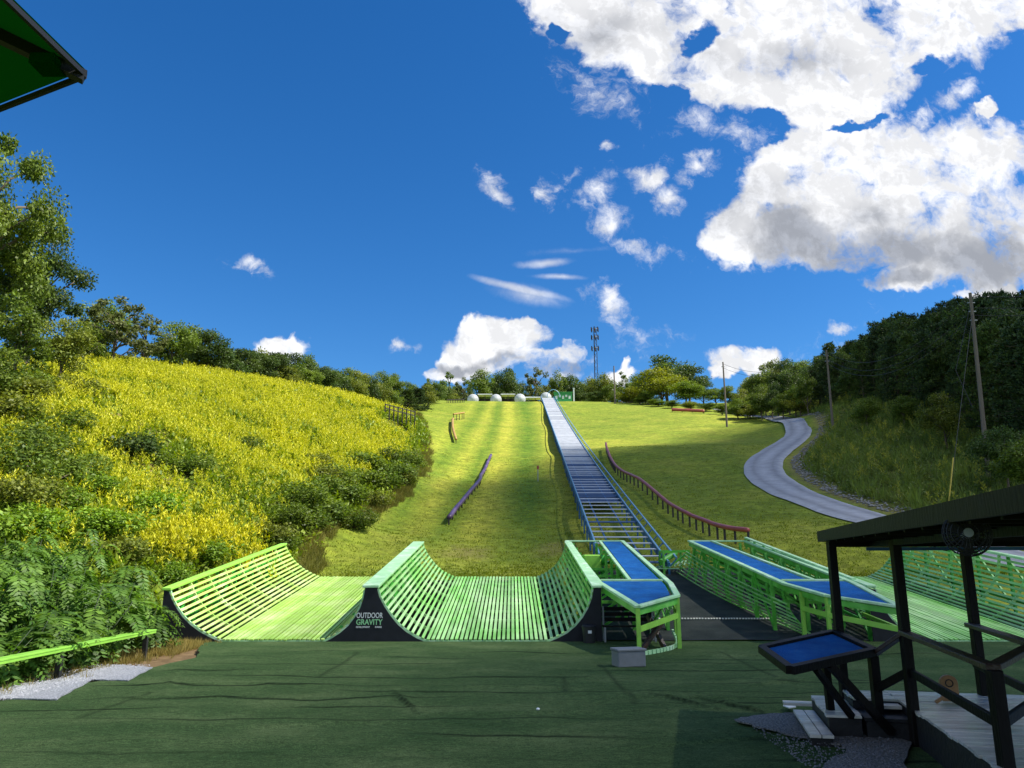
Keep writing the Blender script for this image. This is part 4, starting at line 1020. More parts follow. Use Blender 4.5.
# small wooden stand on the deck
wc = V(PZ(951, 703, DZ)); st = thing('wooden_stand', tuple(wc), 'small varnished wooden stand with splayed feet on the deck boards', 'stand')
ar = [wc+DV*(.11*math.cos(t))*-1+V((0, 0, .26+.09*math.sin(t))) for t in np.linspace(0, math.pi, 9)]
pts = [wc-DV*.10+V((0, 0, .02))]+ar+[wc+DV*.11+V((0, 0, .02))]
k = len(pts); MB().add([p-DU*.02 for p in pts]+[p+DU*.05 for p in pts], [tuple(range(k)), tuple(reversed(range(k, 2*k)))]+[(i, i+k, (i+1) % k+k, (i+1) % k) for i in range(k)]).build('board', M['orangewood'], st, .008)
MB().beam(wc-DV*.05+V((0, 0, .1))-DU*.02, wc-DV*.20-DU*.05+V((0, 0, .01)), .03, .04).build('foot', M['orangewood'], st); MB().beam(wc+DV*.07+V((0, 0, .08))-DU*.03, wc+DV*.10-DU*.14+V((0, 0, .01)), .03, .04).build('foot', M['orangewood'], st)
MB().torus(wc-DU*.027+V((0, 0, .25)), .045, .008, DU, 16, 5).build('ring_mark', M['brownrail'], st)
# ------------------------------------------------------------------ umbrella
uc = V((-2.53, .27, 2.3)); ua = 3.85-2.3+2.3
Tz = CAMZ+.9; tip = V((P(86, 70, 1)[0]*1.0, 1, 0)); dxyz = V(ray(86, 70)); tip = V((0, 0, CAMZ))+dxyz*(.9/dxyz[2]); e1 = V((0, -1, 0)); e2 = V((-.86, .51, 0)); bis = e1+e2; bis /= np.linalg.norm(bis)
m, nt = newmat('green_umbrella_canvas'); N = nt.nodes; L = nt.links
out = N.new('ShaderNodeOutputMaterial'); d1 = N.new('ShaderNodeBsdfDiffuse'); d1.inputs[0].default_value = (.004, .09, .006, 1); t1 = N.new('ShaderNodeBsdfTranslucent'); t1.inputs[0].default_value = (.002, .04, .002, 1)
ms = N.new('ShaderNodeMixShader'); ms.inputs[0].default_value = .35; L.new(d1.outputs[0], ms.inputs[1]); L.new(t1.outputs[0], ms.inputs[2]); L.new(ms.outputs[0], out.inputs[0]); M['canvas'] = m
RU = 2.0; cen = tip+bis*RU; apex = cen+V((0, 0, .62))
um = thing('patio_umbrella', (cen[0], cen[1], 0), 'dark green patio umbrella whose corner juts in at the top left', 'umbrella')
a0 = math.atan2(*(tip-cen)[[1, 0]]); crn = [cen+V((RU*math.cos(a0+k*math.pi/3), RU*math.sin(a0+k*math.pi/3), 0)) for k in range(6)]
mb = MB()
for k in range(6):
    a, b = crn[k], crn[(k+1) % 6]; rows = 6; pts = []
    for i in range(rows+1):
        for j in range(7):
            s_ = i/rows; q = lerp(apex, lerp(a, b, j/6), s_); q = q-V((0, 0, .03*math.sin(math.pi*s_))); q = q+bis*0; w_in = .06*math.sin(math.pi*j/6)*s_*s_; q = q+(cen-q)*V((1, 1, 0))*w_in/1.7; pts.append(q)
    mb.add(pts, [(i*7+j, i*7+j+1, (i+1)*7+j+1, (i+1)*7+j) for i in range(rows) for j in range(6)])
mb.build('canopy', M['canvas'], um, smooth=True)
hem = MB()
for k in range(6):
    a, b = crn[k], crn[(k+1) % 6]; pr = None
    for j in range(7):
        q = lerp(a, b, j/6); q = q+(cen-q)*.06*math.sin(math.pi*j/6)/1.7-V((0, 0, .012))
        if pr is not None: hem.beam(pr, q, .007, .010)
        pr = q
hem.build('hem', M['rubber'], um)
for k in range(6):
    pts = []
    for s_ in np.linspace(0, 1, 7): q = lerp(apex, crn[k], s_)-V((0, 0, .03*math.sin(math.pi*s_)+.016)); pts.append(q)
    r_ = MB(); rail_path(r_, pts, .018, .022); rb_ = r_.build('rib', M['rubber'], um)
    MB().obox(lerp(cen, crn[k], .97)+V((0, 0, -.01)), (.022, 0, 0), (0, .022, 0), (0, 0, .010)).build('pocket', M['canvas'], rb_)
MB().tube([(cen[0], cen[1], 0), (cen[0], cen[1], apex[2]+.05)], .03, 12).build('pole', M['rubber'], um)
# ------------------------------------------------------------------ vegetation
R = np.random.default_rng(5)
def quad_mesh(name, q, col, m, link=True):
    """q (N,4,3) leaf faces, col (N,3)"""
    n = len(q); me = bpy.data.meshes.new(name)
    me.vertices.add(n*4); me.vertices.foreach_set('co', q.reshape(-1).astype(np.float32))
    me.loops.add(n*4); me.loops.foreach_set('vertex_index', np.arange(n*4, dtype=np.int32))
    me.polygons.add(n); me.polygons.foreach_set('loop_start', np.arange(0, n*4, 4, dtype=np.int32))
    me.update(calc_edges=True); me.materials.append(m)
    a = me.attributes.new('Col', 'FLOAT_COLOR', 'POINT')
    c = np.ones((n, 4, 4), np.float32); c[:, :, :3] = col[:, None, :]; a.data.foreach_set('color', c.ravel())
    o = bpy.data.objects.new(name, me)
    if link: COL.objects.link(o)
    return o
def unit(v): return v/(np.linalg.norm(v, axis=-1, keepdims=True)+1e-9)
def leaf_quads(p, ax, nr, ln, wd, bend=.0):
    """rhombic leaves from base p along ax"""
    ax = unit(ax); sd = unit(np.cross(ax, nr)); ln = np.asarray(ln)[..., None]; wd = np.asarray(wd)[..., None]
    mid = p+ax*ln*.45+unit(nr)*ln*bend
    return np.stack([p, mid+sd*wd/2, p+ax*ln, mid-sd*wd/2], 1)
def rnd_unit(n): return unit(R.normal(size=(n, 3)))
PAL = {
 'mid': ((.075, .13, .018), (.17, .22, .030)),
 'dark': ((.045, .085, .020), (.10, .14, .028)),
 'yellow': ((.15, .19, .020), (.27, .28, .03)),
 'olive': ((.11, .15, .022), (.22, .24, .036)),
 'grey': ((.10, .13, .035), (.19, .21, .065)),
 'pine': ((.03, .06, .022), (.07, .11, .03)),
 'fresh': ((.11, .22, .022), (.24, .34, .035)),
}
def pal(name, n, k=None):
    a, b = PAL[name]; t = (R.random(n) if k is None else k)[:, None]
    return (V(a)*(1-t)+V(b)*t)*(1+.25*R.normal(size=(n, 1))).clip(.5, 1.7)
def make_tree(seed, palette, nleaf=7000, leaf=.030, shape=(.30, .30, .34), cz=.62, nl=24, lr=(.09, .16), trunk_r=.022, open_=0.0, fill=.25):
    global R; R = np.random.default_rng(seed)
    cs = []
    while len(cs) < nl:
        c = R.normal(size=3); c = c/np.linalg.norm(c)*(R.random()**.45)
        c = c*V(shape)*(1-.15*R.random()); c[2] += cz
        if c[2] < .22: continue
        cs.append(c)
    cs = np.array(cs); rs = R.uniform(lr[0], lr[1], nl)*(1-open_*R.random(nl))
    cs[0] = (0.0, 0.0, 1-rs[0]*.9)
    k = R.integers(0, nl, nleaf); u = rnd_unit(nleaf); u[:, 2] = u[:, 2]*.85+.1
    rr = rs[k]*(R.random(nleaf)**.5*.75+.35)*(1+.12*R.normal(size=nleaf))
    p = cs[k]+u*rr[:, None]*V((1, 1, .8))
    ax = unit(rnd_unit(nleaf)+u*.5+V((0, 0, -.25))); nr = unit(u*.9+rnd_unit(nleaf)*.75+V((0, 0, .5)))
    ln = leaf*R.uniform(.7, 1.3, nleaf); q = leaf_quads(p, ax, nr, ln, ln*.62, .05)
    tone = np.clip(.5+.28*R.normal(size=nl), 0, 1)[k]*.7+R.random(nleaf)*.3
    return q, pal(palette, nleaf, tone), cs, rs, trunk_r
def trunk_mb(cs, seed, r, top=.8, base=-.06):
    rg = random.Random(seed); mb = MB(); h = 0; pts = []; rad = []
    x = y = 0
    for i in range(7):
        t = i/6; x += rg.uniform(-.012, .012); y += rg.uniform(-.012, .012); pts.append((x, y, base+(top-base)*t)); rad.append(r*(1-.8*t)*(1.35 if i == 0 else 1))
    mb.tube(pts, rad, 7)
    for c in cs[1:14]:
        z0 = max(.18, c[2]-rg.uniform(.12, .3)); t = (z0-base)/(top-base); i = min(5, int(t*6)); a = lerp(pts[i], pts[i+1], min(1, t*6-i)) if t < 1 else V(pts[-1])
        m_ = lerp(a, c, .5)+V((rg.uniform(-.02, .02), rg.uniform(-.02, .02), .03)); mb.tube([a, m_, c], [r*.42, r*.28, r*.1], 5)
    return mb
def pine(seed, palette='pine', nl=30):
    global R; R = np.random.default_rng(seed); Q = []; C = []; mb = MB(); tr = MB()
    tr.tube([(0, 0, -.06), (0, 0, .5), (0, 0, .98)], [.018, .012, .002], 6)
    z = .10
    while z < .97:
        L_ = (.06+.27*(1-z)**.8)*(1.0 if z > .25 else .85); nb = R.integers(4, 7); a0 = R.random()*6.28
        for b in range(nb):
            a = a0+b*6.28/nb+R.normal()*.25; l = L_*R.uniform(.65, 1.15); d = V((math.cos(a), math.sin(a), R.uniform(-.05, .35)))
            p0 = V((0, 0, z)); p1 = p0+d*l; tr.tube([p0, lerp(p0, p1, .5)+V((0, 0, -.01)), p1], [.0045, .003, .001], 4, False)
            nt_ = int(10+70*l)
            for t in R.uniform(.2, 1.05, nt_):
                c = p0+d*l*t+V((R.normal()*.018, R.normal()*.018, R.normal()*.010))
                k = 5; ax = unit(rnd_unit(k)+d*1.0+V((0, 0, .35))); Q.append(leaf_quads(np.repeat(c[None], k, 0), ax, rnd_unit(k), R.uniform(.025, .042, k), np.full(k, .010)))
                tn = np.full(k, R.random()); C.append(pal(palette, k, tn))
        z += R.uniform(.035, .06)*(1 if z < .7 else .7)
    return np.concatenate(Q), np.concatenate(C), tr
M['stem'] = mat('dark_green_stems', (.03, .05, .018), .7, .3, 4)
def proto(name, crown, col, trunk, matl, cname='crown'):
    root = bpy.data.objects.new(name, None)
    c = quad_mesh(cname, crown, col, matl, False); c.parent = root
    me = bpy.data.meshes.new('trunk'); me.from_pydata([tuple(v) for v in trunk.v], [], trunk.f); me.update(); me.materials.append(M['stem'] if name == 'sumac_shrub' else M['bark'])
    me.polygons.foreach_set('use_smooth', [True]*len(me.polygons))
    t = bpy.data.objects.new('trunk', me); t.parent = root
    return root
def place(pr, name, loc, sc, rz, label, group=None, cat='tree'):
    r = pr.copy(); r.name = name; COL.objects.link(r); r.location = loc; r.rotation_euler = (0, 0, rz); r.scale = sc if hasattr(sc, '__len__') else (sc,)*3
    tag(r, label, cat, group)
    for ch in pr.children:
        k = ch.copy(); COL.objects.link(k); k.parent = r
    return r
def dec(seed, palette, **kw):
    q, c, cs, rs, tr = make_tree(seed, palette, **kw); return proto('oak_tree', q, c, trunk_mb(cs, seed, tr), M['leaf'])
PRO = {
 'mid': [dec(1, 'mid'), dec(2, 'mid', shape=(.26, .26, .36)), dec(3, 'mid', nleaf=6000, open_=.4, nl=30, lr=(.06, .13))],
 'dark': [dec(11, 'dark'), dec(12, 'dark', nl=30, lr=(.07, .14)), dec(13, 'dark', shape=(.34, .34, .32))],
 'yellow': [dec(21, 'yellow', shape=(.38, .38, .30), cz=.58)],
 'olive': [dec(31, 'olive'), dec(32, 'olive', shape=(.36, .36, .34), cz=.6)],
 'open': [dec(41, 'grey', nleaf=3600, nl=34, lr=(.04, .09), open_=.5, shape=(.34, .34, .36)), dec(42, 'mid', nleaf=3400, nl=30, lr=(.04, .10), open_=.5, shape=(.26, .26, .38))],
}
PP_ = []
for sd, pl_ in ((51, 'pine'), (52, 'pine'), (53, 'pine'), (54, 'dark')):
    q, c, tr = pine(sd, pl_); PP_.append(proto('pine_tree', q, c, tr, M['needle']))
PRO['pine'] = PP_
def ztop(px, py, Y): return P(px, py, Y)[2]
def tree_at(kind, px, Y, pytop, label, group=None, wid=None, base=None, name='oak_tree', idx=None, sink=.3):
    pr = PRO[kind][idx if idx is not None else int(R.integers(len(PRO[kind])))]
    x = px; xw = toppt(px, Y); zt = ztop(px, pytop, Y); h = max(2.0, zt-xw[2]+sink)
    w = wid if wid else h; sx = w*random.uniform(.92, 1.08)
    nm = 'pine_tree' if kind == 'pine' else name
    return place(pr, nm, (xw[0], xw[1], xw[2]-sink), (sx, sx, h), random.uniform(0, 6.28), label, group)
R = np.random.default_rng(77)
# ---- big tree at the left edge, with finer leaves
bt = [make_tree(101, 'mid', nleaf=26000, leaf=.017, shape=(.34, .34, .36), nl=52, lr=(.06, .12), cz=.60, trunk_r=.02, open_=.3), make_tree(102, 'dark', nleaf=22000, leaf=.017, shape=(.32, .32, .36), nl=46, lr=(.06, .12), cz=.60, open_=.3)]
BT = [proto('oak_tree', b[0], b[1], trunk_mb(b[2], 7+i, b[4]), M['leaf']) for i, b in enumerate(bt)]
PRO['big'] = BT
tree_at('big', -32, 44, 135, 'tallest broadleaf tree, cut by the left edge of the picture', wid=11, idx=0)
tree_at('big', 22, 50, 222, 'dense dark broadleaf tree tucked against the tall tree at the left edge', wid=10, idx=1)
tree_at('big', -75, 56, 130, 'dark tree behind the tallest tree at the left edge', wid=15, idx=1)
tree_at('mid', 12, 40, 305, 'bright young tree standing in front of the tall tree at the left edge', wid=5.5)
tree_at('olive', 58, 43, 318, 'small yellow green tree at the top of the left bank, right of the tall tree', wid=5)
tree_at('mid', -18, 36, 345, 'leafy young tree at the far left above the meadow', wid=5)
tree_at('mid', 78, 60, 322, 'low rounded tree between the tall left tree and the grey green one', wid=6)
# ---- row of trees behind the crest of the left bank
row = [(112, 62, 296, 'open', 'thin crowned grey green tree, first along the left crest after the tall trees', 8, 0), (143, 66, 314, 'open', 'thin crowned tree beside the grey green one on the left crest', 7, 0), (95, 72, 300, 'mid', 'green tree behind the thin crowned grey green tree on the left crest', 8, None),
  (170, 72, 322, 'mid', 'rounded green tree on the left crest at the end of the yellow slope crown', 7.5, None), (205, 76, 330, 'dark', 'dark conical tree on the left crest', 7, 1), (188, 84, 325, 'mid', 'green tree behind the dark conical one on the left crest', 8, None)]
for px, Y, pt, kd, lb, wd, ix in row: tree_at(kd, px, Y, pt, lb, wid=wd, idx=ix, sink=.8)
skx = [210, 240, 280, 320, 360, 400, 440]; sky_ = [338, 348, 353, 363, 370, 380, 384]
for i, px in enumerate(np.arange(222, 436, 13)):
    for rr in range(2):
        Y = np.interp(px, [220, 300, 430], [82, 98, 150])+rr*12+random.uniform(-3, 3); pxx = px+random.uniform(-5, 5)+6*rr
        pt = np.interp(pxx, skx, sky_)+random.uniform(-5, 7)+(0 if rr else 5)
        kd = random.choice(['mid', 'dark', 'dark', 'olive', 'pine'])
        tree_at(kd, pxx, Y, pt, 'evergreen or broadleaf tree in the dark tree line along the crest of the left bank', 'tree line along the left crest', wid=(7.5 if kd != 'pine' else 9), sink=1.2)
# ---- hilltop trees
ht = [(430, 222, 380, 'olive', 9, 'low yellow green tree left of the hilltop row of trees'), (447, 225, 372, 'open', 14, 'grey green feathery tree, leftmost of the hilltop row'), (463, 222, 377, 'open', 10, 'small feathery tree left of the first inflatable ball'), (480, 218, 370, 'mid', 14, 'round green tree behind the leftmost inflatable ball'),
  (508, 220, 367, 'dark', 13, 'dark twin topped tree behind the middle of the hilltop'), (497, 226, 374, 'mid', 10, 'small green tree between the two taller ones on the hilltop'), (536, 222, 367, 'open', 15, 'sparse branching tree above the long white canopy'), (558, 224, 369, 'mid', 12, 'green tree behind the top of the conveyor'),
  (572, 230, 375, 'dark', 14, 'broad dark tree behind the green booth'), (590, 215, 377, 'olive', 12, 'pale olive tree just left of the mast'), (604, 210, 374, 'olive', 11, 'olive tree just right of the mast'), (622, 205, 372, 'open', 11, 'thin tree right of the hilltop utility pole'),
  (640, 190, 376, 'mid', 10, 'green tree on the hilltop left of the yellow green one'), (612, 200, 384, 'mid', 8, 'low green tree below the mast'), (632, 184, 386, 'yellow', 9, 'small bright yellow green tree at the edge of the right lawn'), (662, 178, 367, 'yellow', 18, 'large bright yellow green tree in the round group right of the mast'),
  (668, 192, 357, 'dark', 22, 'largest round dark tree rising behind the yellow green one'), (690, 186, 366, 'dark', 15, 'dark tree on the right shoulder of the largest round tree'), (686, 172, 381, 'mid', 13, 'low green tree in front of the round dark group'), (648, 176, 389, 'mid', 9, 'low green tree below the bright yellow green one'),
  (704, 178, 384, 'dark', 11, 'small dark tree at the right end of the round group'), (716, 170, 388, 'mid', 9, 'low green tree in the dip left of the far roadside pole'), (730, 160, 386, 'mid', 9, 'green tree behind the far roadside pole')]
for px, Y, pt, kd, wd, lb in ht: tree_at(kd, px, Y, pt, lb, wid=wd, sink=.8)
for px, Y, pt in ((415, 170, 388), (424, 180, 391), (437, 200, 392), (455, 215, 393), (548, 222, 386), (580, 205, 390), (596, 200, 391), (625, 186, 395), (640, 176, 397), (658, 168, 399), (672, 162, 400), (690, 158, 402), (706, 152, 404), (722, 144, 404), (738, 140, 404), (750, 132, 402)):
    tree_at(random.choice(['mid', 'olive', 'dark']), px, Y, pt, 'low bush in the fringe where the upper lawn meets the trees', 'low bushes along the upper lawn edge', wid=6.5, name='bush')
for px in range(424, 650, 9):
    tree_at(random.choice(['mid', 'dark', 'olive', 'open', 'mid']), px+random.uniform(-3, 3), random.uniform(236, 250), random.uniform(377, 386), 'tree in the thin belt behind the hilltop', 'belt of trees behind the hilltop', wid=random.uniform(9, 13), sink=3)
# ---- forest on the right
skx = [735, 760, 790, 815, 830, 860, 900, 940, 975, 1024, 1120]; sky_ = [388, 370, 356, 357, 348, 334, 317, 309, 297, 292, 268]
fy = [132, 130, 124, 118, 115, 110, 99, 89, 78, 68, 55]
for rr, (dy, dp) in enumerate(((0, 30), (8, 18), (17, 7), (28, 0))):
    px = 738+rr*4
    while px < 1130:
        Y = np.interp(px, skx, fy)+dy+random.uniform(-2, 2); pt = np.interp(px, skx, sky_)+dp*random.uniform(.5, 1.5)*(Y and 90/Y)+random.uniform(-5, 6)
        if px < 812:
            kd = random.choice(['mid', 'olive', 'dark', 'mid']); lb = 'broadleaf tree in the lighter part of the wood left of the dark pines'; gp_ = 'broadleaf trees at the left end of the right wood'
        else:
            kd = 'pine' if random.random() < .78 else 'dark'; lb = 'dark evergreen in the shaded pine wood on the right hill'; gp_ = 'dark trees of the right pine wood'
        h_ = ztop(px, pt, Y)-toppt(px, Y)[2]
        if px < 1140: tree_at(kd, px, Y, pt, lb, gp_, wid=min(max(h_*(.95 if kd == 'pine' else .85), 6), 13), sink=.5)
        px += random.uniform(13, 19)*(90/Y)**.8
for px, Y, pt, kd, wd, lb in ((905, 84, 396, 'mid', 5, 'light green sapling at the edge of the pine wood above the weeds'), (948, 70, 392, 'olive', 6, 'flat topped light green tree at the wood edge left of the leaning pole'), (1010, 52, 425, 'dark', 6, 'dark bush beside the foot of the leaning pole'), (1035, 47, 440, 'mid', 6, 'bush at the right edge above the pavilion roof'), (868, 88, 398, 'mid', 5, 'small round tree at the wood edge near the pine side pole'), (800, 122, 396, 'olive', 7, 'pale bush where the road disappears')):
    tree_at(kd, px, Y, pt, lb, wid=wd)

# ---- shrubs on the left bank
def hit(px, py):
    d = ray(px, py); ts = np.arange(12, 330, .4); x = d[0]*ts; y = d[1]*ts; z = CAMZ+d[2]*ts; g = height(x, y); i = np.argmax(z < g); return V((x[i], y[i], g[i]))
def shrub_proto(seed, palette, leaf=.085, n=3000):
    global R; R = np.random.default_rng(seed); nl = 13; cs = R.uniform(-1, 1, (nl, 3))*V((.42, .42, .16))+V((0, 0, .42)); rs = R.uniform(.2, .33, nl)
    k = R.integers(0, nl, n); u = rnd_unit(n); p = cs[k]+u*(rs[k]*(R.random(n)**.5*.7+.4))[:, None]; p[:, 2] = np.abs(p[:, 2])
    ln = leaf*R.uniform(.6, 1.3, n); q = leaf_quads(p, unit(rnd_unit(n)+u*.6+V((0, 0, .1))), unit(u+rnd_unit(n)*.7+V((0, 0, .5))), ln, ln*.6, .05)
    tr = MB()
    for c in cs[:8]: tr.tube([(0, 0, -.1), lerp((0, 0, 0), c, .6), c], [.02, .014, .006], 5)
    tone = np.clip(.5+.3*R.normal(size=nl), 0, 1)[k]*.6+R.random(n)*.4
    return proto('shrub', q, pal(palette, n, tone), tr, M['leaf'], 'foliage')
SH = {k: [shrub_proto(200+i, k), shrub_proto(230+i, k, .07, 3800)] for i, k in enumerate(('mid', 'dark', 'fresh', 'olive'))}
R = np.random.default_rng(9)
def shrub(px, py, w, h, kind, label, group=None):
    p = hit(px, py); pr = SH[kind][random.randrange(2)]; return place(pr, 'shrub', (p[0], p[1], p[2]-.15), (w, w, h), random.uniform(0, 6.28), label, group, 'shrub')
lst = [(300, 508, 3.0, 1.9, 'mid'), (325, 498, 3.2, 2, 'mid'), (350, 505, 3, 1.9, 'mid'), (372, 490, 3.2, 2, 'mid'), (392, 482, 3.2, 2, 'mid'), (408, 468, 3.2, 2, 'mid'), (340, 486, 3.2, 2, 'mid'), (362, 472, 3.6, 2, 'mid'), (388, 465, 3.4, 2, 'mid'), (318, 482, 2.6, 1.6, 'olive'), (402, 486, 2.4, 1.6, 'olive'), (375, 508, 2.4, 1.5, 'olive'), (330, 522, 2.6, 1.6, 'mid'), (300, 534, 2.2, 1.4, 'mid'), (282, 524, 2.2, 1.3, 'mid'), (262, 540, 2.0, 1.3, 'olive'), (312, 468, 2.4, 1.5, 'olive'), (350, 528, 2.2, 1.3, 'mid'), (285, 555, 1.8, 1.2, 'mid')]
for i, (a, b, w, h, k) in enumerate(lst): shrub(a, b, w, h, k, 'dark green bush in the thicket at the right end of the goldenrod bank', 'thicket at the right end of the bank')
lst = [(20, 512, 2.4, 1.7, 'olive'), (42, 488, 2.4, 1.7, 'mid'), (66, 478, 2.2, 1.5, 'mid'), (8, 470, 2.8, 2, 'mid'), (30, 455, 2.8, 1.8, 'mid'), (62, 512, 2, 1.4, 'fresh'), (8, 430, 3, 2, 'olive'), (48, 432, 2.6, 1.5, 'mid'), (92, 495, 2, 1.3, 'fresh'), (20, 408, 3, 1.9, 'olive'), (5, 545, 2.2, 1.5, 'fresh'), (38, 540, 2, 1.4, 'fresh'), (85, 535, 2, 1.2, 'fresh'), (0, 396, 3, 2, 'mid'), (46, 400, 2.4, 1.6, 'mid'), (75, 398, 2.4, 1.6, 'olive'), (120, 560, 1.8, 1.1, 'olive'), (165, 585, 1.6, 1.1, 'fresh')]
for i, (a, b, w, h, k) in enumerate(lst): shrub(a, b, w, h, k, 'leafy bush in the tangled thicket at the far left of the bank', 'thicket at the far left of the bank')
for a, b, w, h, k, l_ in ((125, 462, 2.6, 1.8, 'dark', 'lone dark bush in the middle of the yellow slope'), (150, 520, 2.4, 1.6, 'fresh', 'fresh green bush low on the bank below the yellow slope'), (200, 560, 2.0, 1.3, 'fresh', 'fresh green bush behind the left catch ramp'), (110, 540, 2.4, 1.6, 'fresh', 'bright leafy bush halfway up the bank above the drooping shrubs'), (235, 452, 2.4, 1.5, 'mid', 'round green bush near the centre of the yellow slope'), (180, 475, 2.2, 1.4, 'mid', 'green bush beside the bare clay patch')):
    shrub(a, b, w, h, k, l_)
# ---- drooping compound-leaved shrubs behind the green plank
def sumac(seed):
    global R; R = np.random.default_rng(seed); Q = []; C = []; tr = MB()
    for s in range(9):
        a = R.random()*6.28; r = R.uniform(.05, .5); top = V((r*math.cos(a), r*math.sin(a), R.uniform(.35, .88))); b0 = top*V((.25, .25, 0)); tr.tube([b0-V((0, 0, .1)), lerp(b0, top, .6), top], [.012, .007, .003], 5)
        for f in range(17):
            aa = R.random()*6.28; L_ = R.uniform(.28, .42); t0 = R.uniform(.45, 1); st = lerp(b0, top, t0); el = R.uniform(.1, .7)
            tone = R.random(); k = 11; prev = st
            for j in range(k):
                t = (j+1)/k; d = V((math.cos(aa), math.sin(aa), 0)); pos = st+d*L_*t*(1-.15*t)+V((0, 0, L_*(el*t-1.0*t*t)))
                tg = unit(pos-prev+1e-6); prev = pos; sd = unit(np.cross(tg, V((0, 0, 1)))); nr = np.cross(sd, tg)
                if j < 1: continue
                ll = .115*(1-.5*abs(t-.4))*R.uniform(.85, 1.1)
                for s_ in (-1, 1):
                    ax = unit(sd*s_+tg*.45+V((0, 0, -.22))+.08*R.normal(size=3)); Q.append(leaf_quads(pos[None], ax[None], nr[None]+.15*R.normal(size=(1, 3)), [ll], [ll*.36], -.03)[0]); C.append(tone)
    Q = np.array(Q); C = np.array(C); return proto('sumac_shrub', Q, pal('sum', len(Q), np.clip(C*.7+R.random(len(C))*.3, 0, 1)), tr, M['leaf'], 'foliage')
PAL['sum'] = ((.05, .12, .022), (.15, .26, .034)); SU = [sumac(301), sumac(302), sumac(303)]
R = np.random.default_rng(10)
k = 0
for y in np.arange(12.6, 24.6, 1.25):
    for xo in (-10.4, -11.9, -13.6):
        x = xo+random.uniform(-.3, .3); yy = y+random.uniform(-.4, .4)
        if yy > 22 and x > -11.4: continue
        h = random.uniform(1.6, 2.3)+(.35 if xo < -11 else 0); w = random.uniform(1.9, 2.6)
        place(SU[k % 3], 'sumac_shrub', (x, yy, gz(x, yy)-.05), (w, w, h), random.uniform(0, 6.28), 'drooping shrub with rows of narrow leaflets behind the green plank', 'drooping shrubs behind the plank', 'shrub'); k += 1

# ---- meadow and weeds as stuff
def clump_goldenrod(s):
    rg = np.random.default_rng(s); Q = []; C = []
    for st in range(5):
        a = rg.random()*6.28; r = rg.random()*.28; b = V((r*math.cos(a), r*math.sin(a), 0)); H = rg.uniform(.7, 1.15); ln = V((rg.normal()*.09, rg.normal()*.09, H)); top = b+ln
        for j in range(5):
            t = rg.uniform(.15, .85); p = b+ln*t; aa = rg.random()*6.28; ax = V((math.cos(aa), math.sin(aa), rg.uniform(-.1, .6))); Q.append(leaf_quads(p[None], ax[None], V((0, 0, 1))[None]+.3*rg.normal(size=(1, 3)), [rg.uniform(.14, .24)], [.045])[0]); C.append((0, rg.random()))
        for j in range(6):
            p = top-ln*rg.uniform(.0, .38); aa = rg.random()*6.28; ax = V((math.cos(aa), math.sin(aa), rg.uniform(.5, 2.2))); Q.append(leaf_quads(p[None], ax[None], rg.normal(size=(1, 3)), [rg.uniform(.11, .22)], [.045])[0]); C.append((1, rg.random()))
    return np.array(Q), np.array(C)
def clump_leafy(s):
    rg = np.random.default_rng(s); n = 34; u = unit(rg.normal(size=(n, 3))); u[:, 2] = np.abs(u[:, 2]); p = u*V((.42, .42, .62))*rg.uniform(.35, 1, (n, 1))
    q = leaf_quads(p, unit(u+.8*unit(rg.normal(size=(n, 3)))), unit(u+V((0, 0, .8))+.5*rg.normal(size=(n, 3))), rg.uniform(.14, .26, n), rg.uniform(.08, .14, n)); C = np.stack([np.zeros(n), rg.random(n)], 1); return q, C
def clump_grass(s):
    rg = np.random.default_rng(s); n = 16; a = rg.random(n)*6.28; p = np.stack([.16*np.cos(a)*rg.random(n), .16*np.sin(a)*rg.random(n), np.zeros(n)], 1); ax = np.stack([np.cos(a)*.35, np.sin(a)*.35, np.ones(n)], 1)+.15*rg.normal(size=(n, 3))
    q = leaf_quads(p, ax, rg.normal(size=(n, 3)), rg.uniform(.35, .8, n), np.full(n, .035)); return q, np.stack([np.zeros(n), rg.random(n)], 1)
def scatter(name, label, cat, pts, sc, temps, colf, m=None, ang=None):
    """merge many copies of small plant templates into one ground-cover mesh"""
    Qs = []; Cs = []; n = len(pts); ti = R.integers(0, len(temps), n)
    for t, (q, c) in enumerate(temps):
        k = np.where(ti == t)[0]
        if not len(k): continue
        a = R.random(len(k))*6.28; ca, sa = np.cos(a), np.sin(a); s = sc[k][:, None, None, None]
        x = q[None, :, :, 0]*ca[:, None, None]-q[None, :, :, 1]*sa[:, None, None]; y = q[None, :, :, 0]*sa[:, None, None]+q[None, :, :, 1]*ca[:, None, None]; z = np.broadcast_to(q[None, :, :, 2], x.shape)
        w = np.stack([x, y, z], -1)*s+pts[k][:, None, None, :]; Qs.append(w.reshape(-1, 4, 3))
        Cs.append(colf(pts[k], c).reshape(-1, 3))
    o = quad_mesh(name, np.concatenate(Qs), np.concatenate(Cs), m or M['weed']); tag(o, label, cat, kind='stuff'); return o
def cf(ga, gb, ya=None, yb=None):
    def f(p, c):
        n, k = len(p), len(c); t = c[None, :, 1:2]; pt = (fbm(p[:, 0]*.35, p[:, 1]*.35)[:, None, None]*1.1+.5+.25*R.normal(size=(n, 1, 1))).clip(0, 1)
        m_ = (t*.5+pt*.5); g = V(ga)*(1-m_)+V(gb)*m_
        if ya is not None: yv = V(ya)*(1-m_)+V(yb)*m_; fl = c[None, :, 0:1]; g = g*(1-fl)+yv*fl
        return np.broadcast_to(g, (n, k, 3)).copy()*(1+.15*R.normal(size=(n, k, 1))).clip(.5, 1.5)
    return f
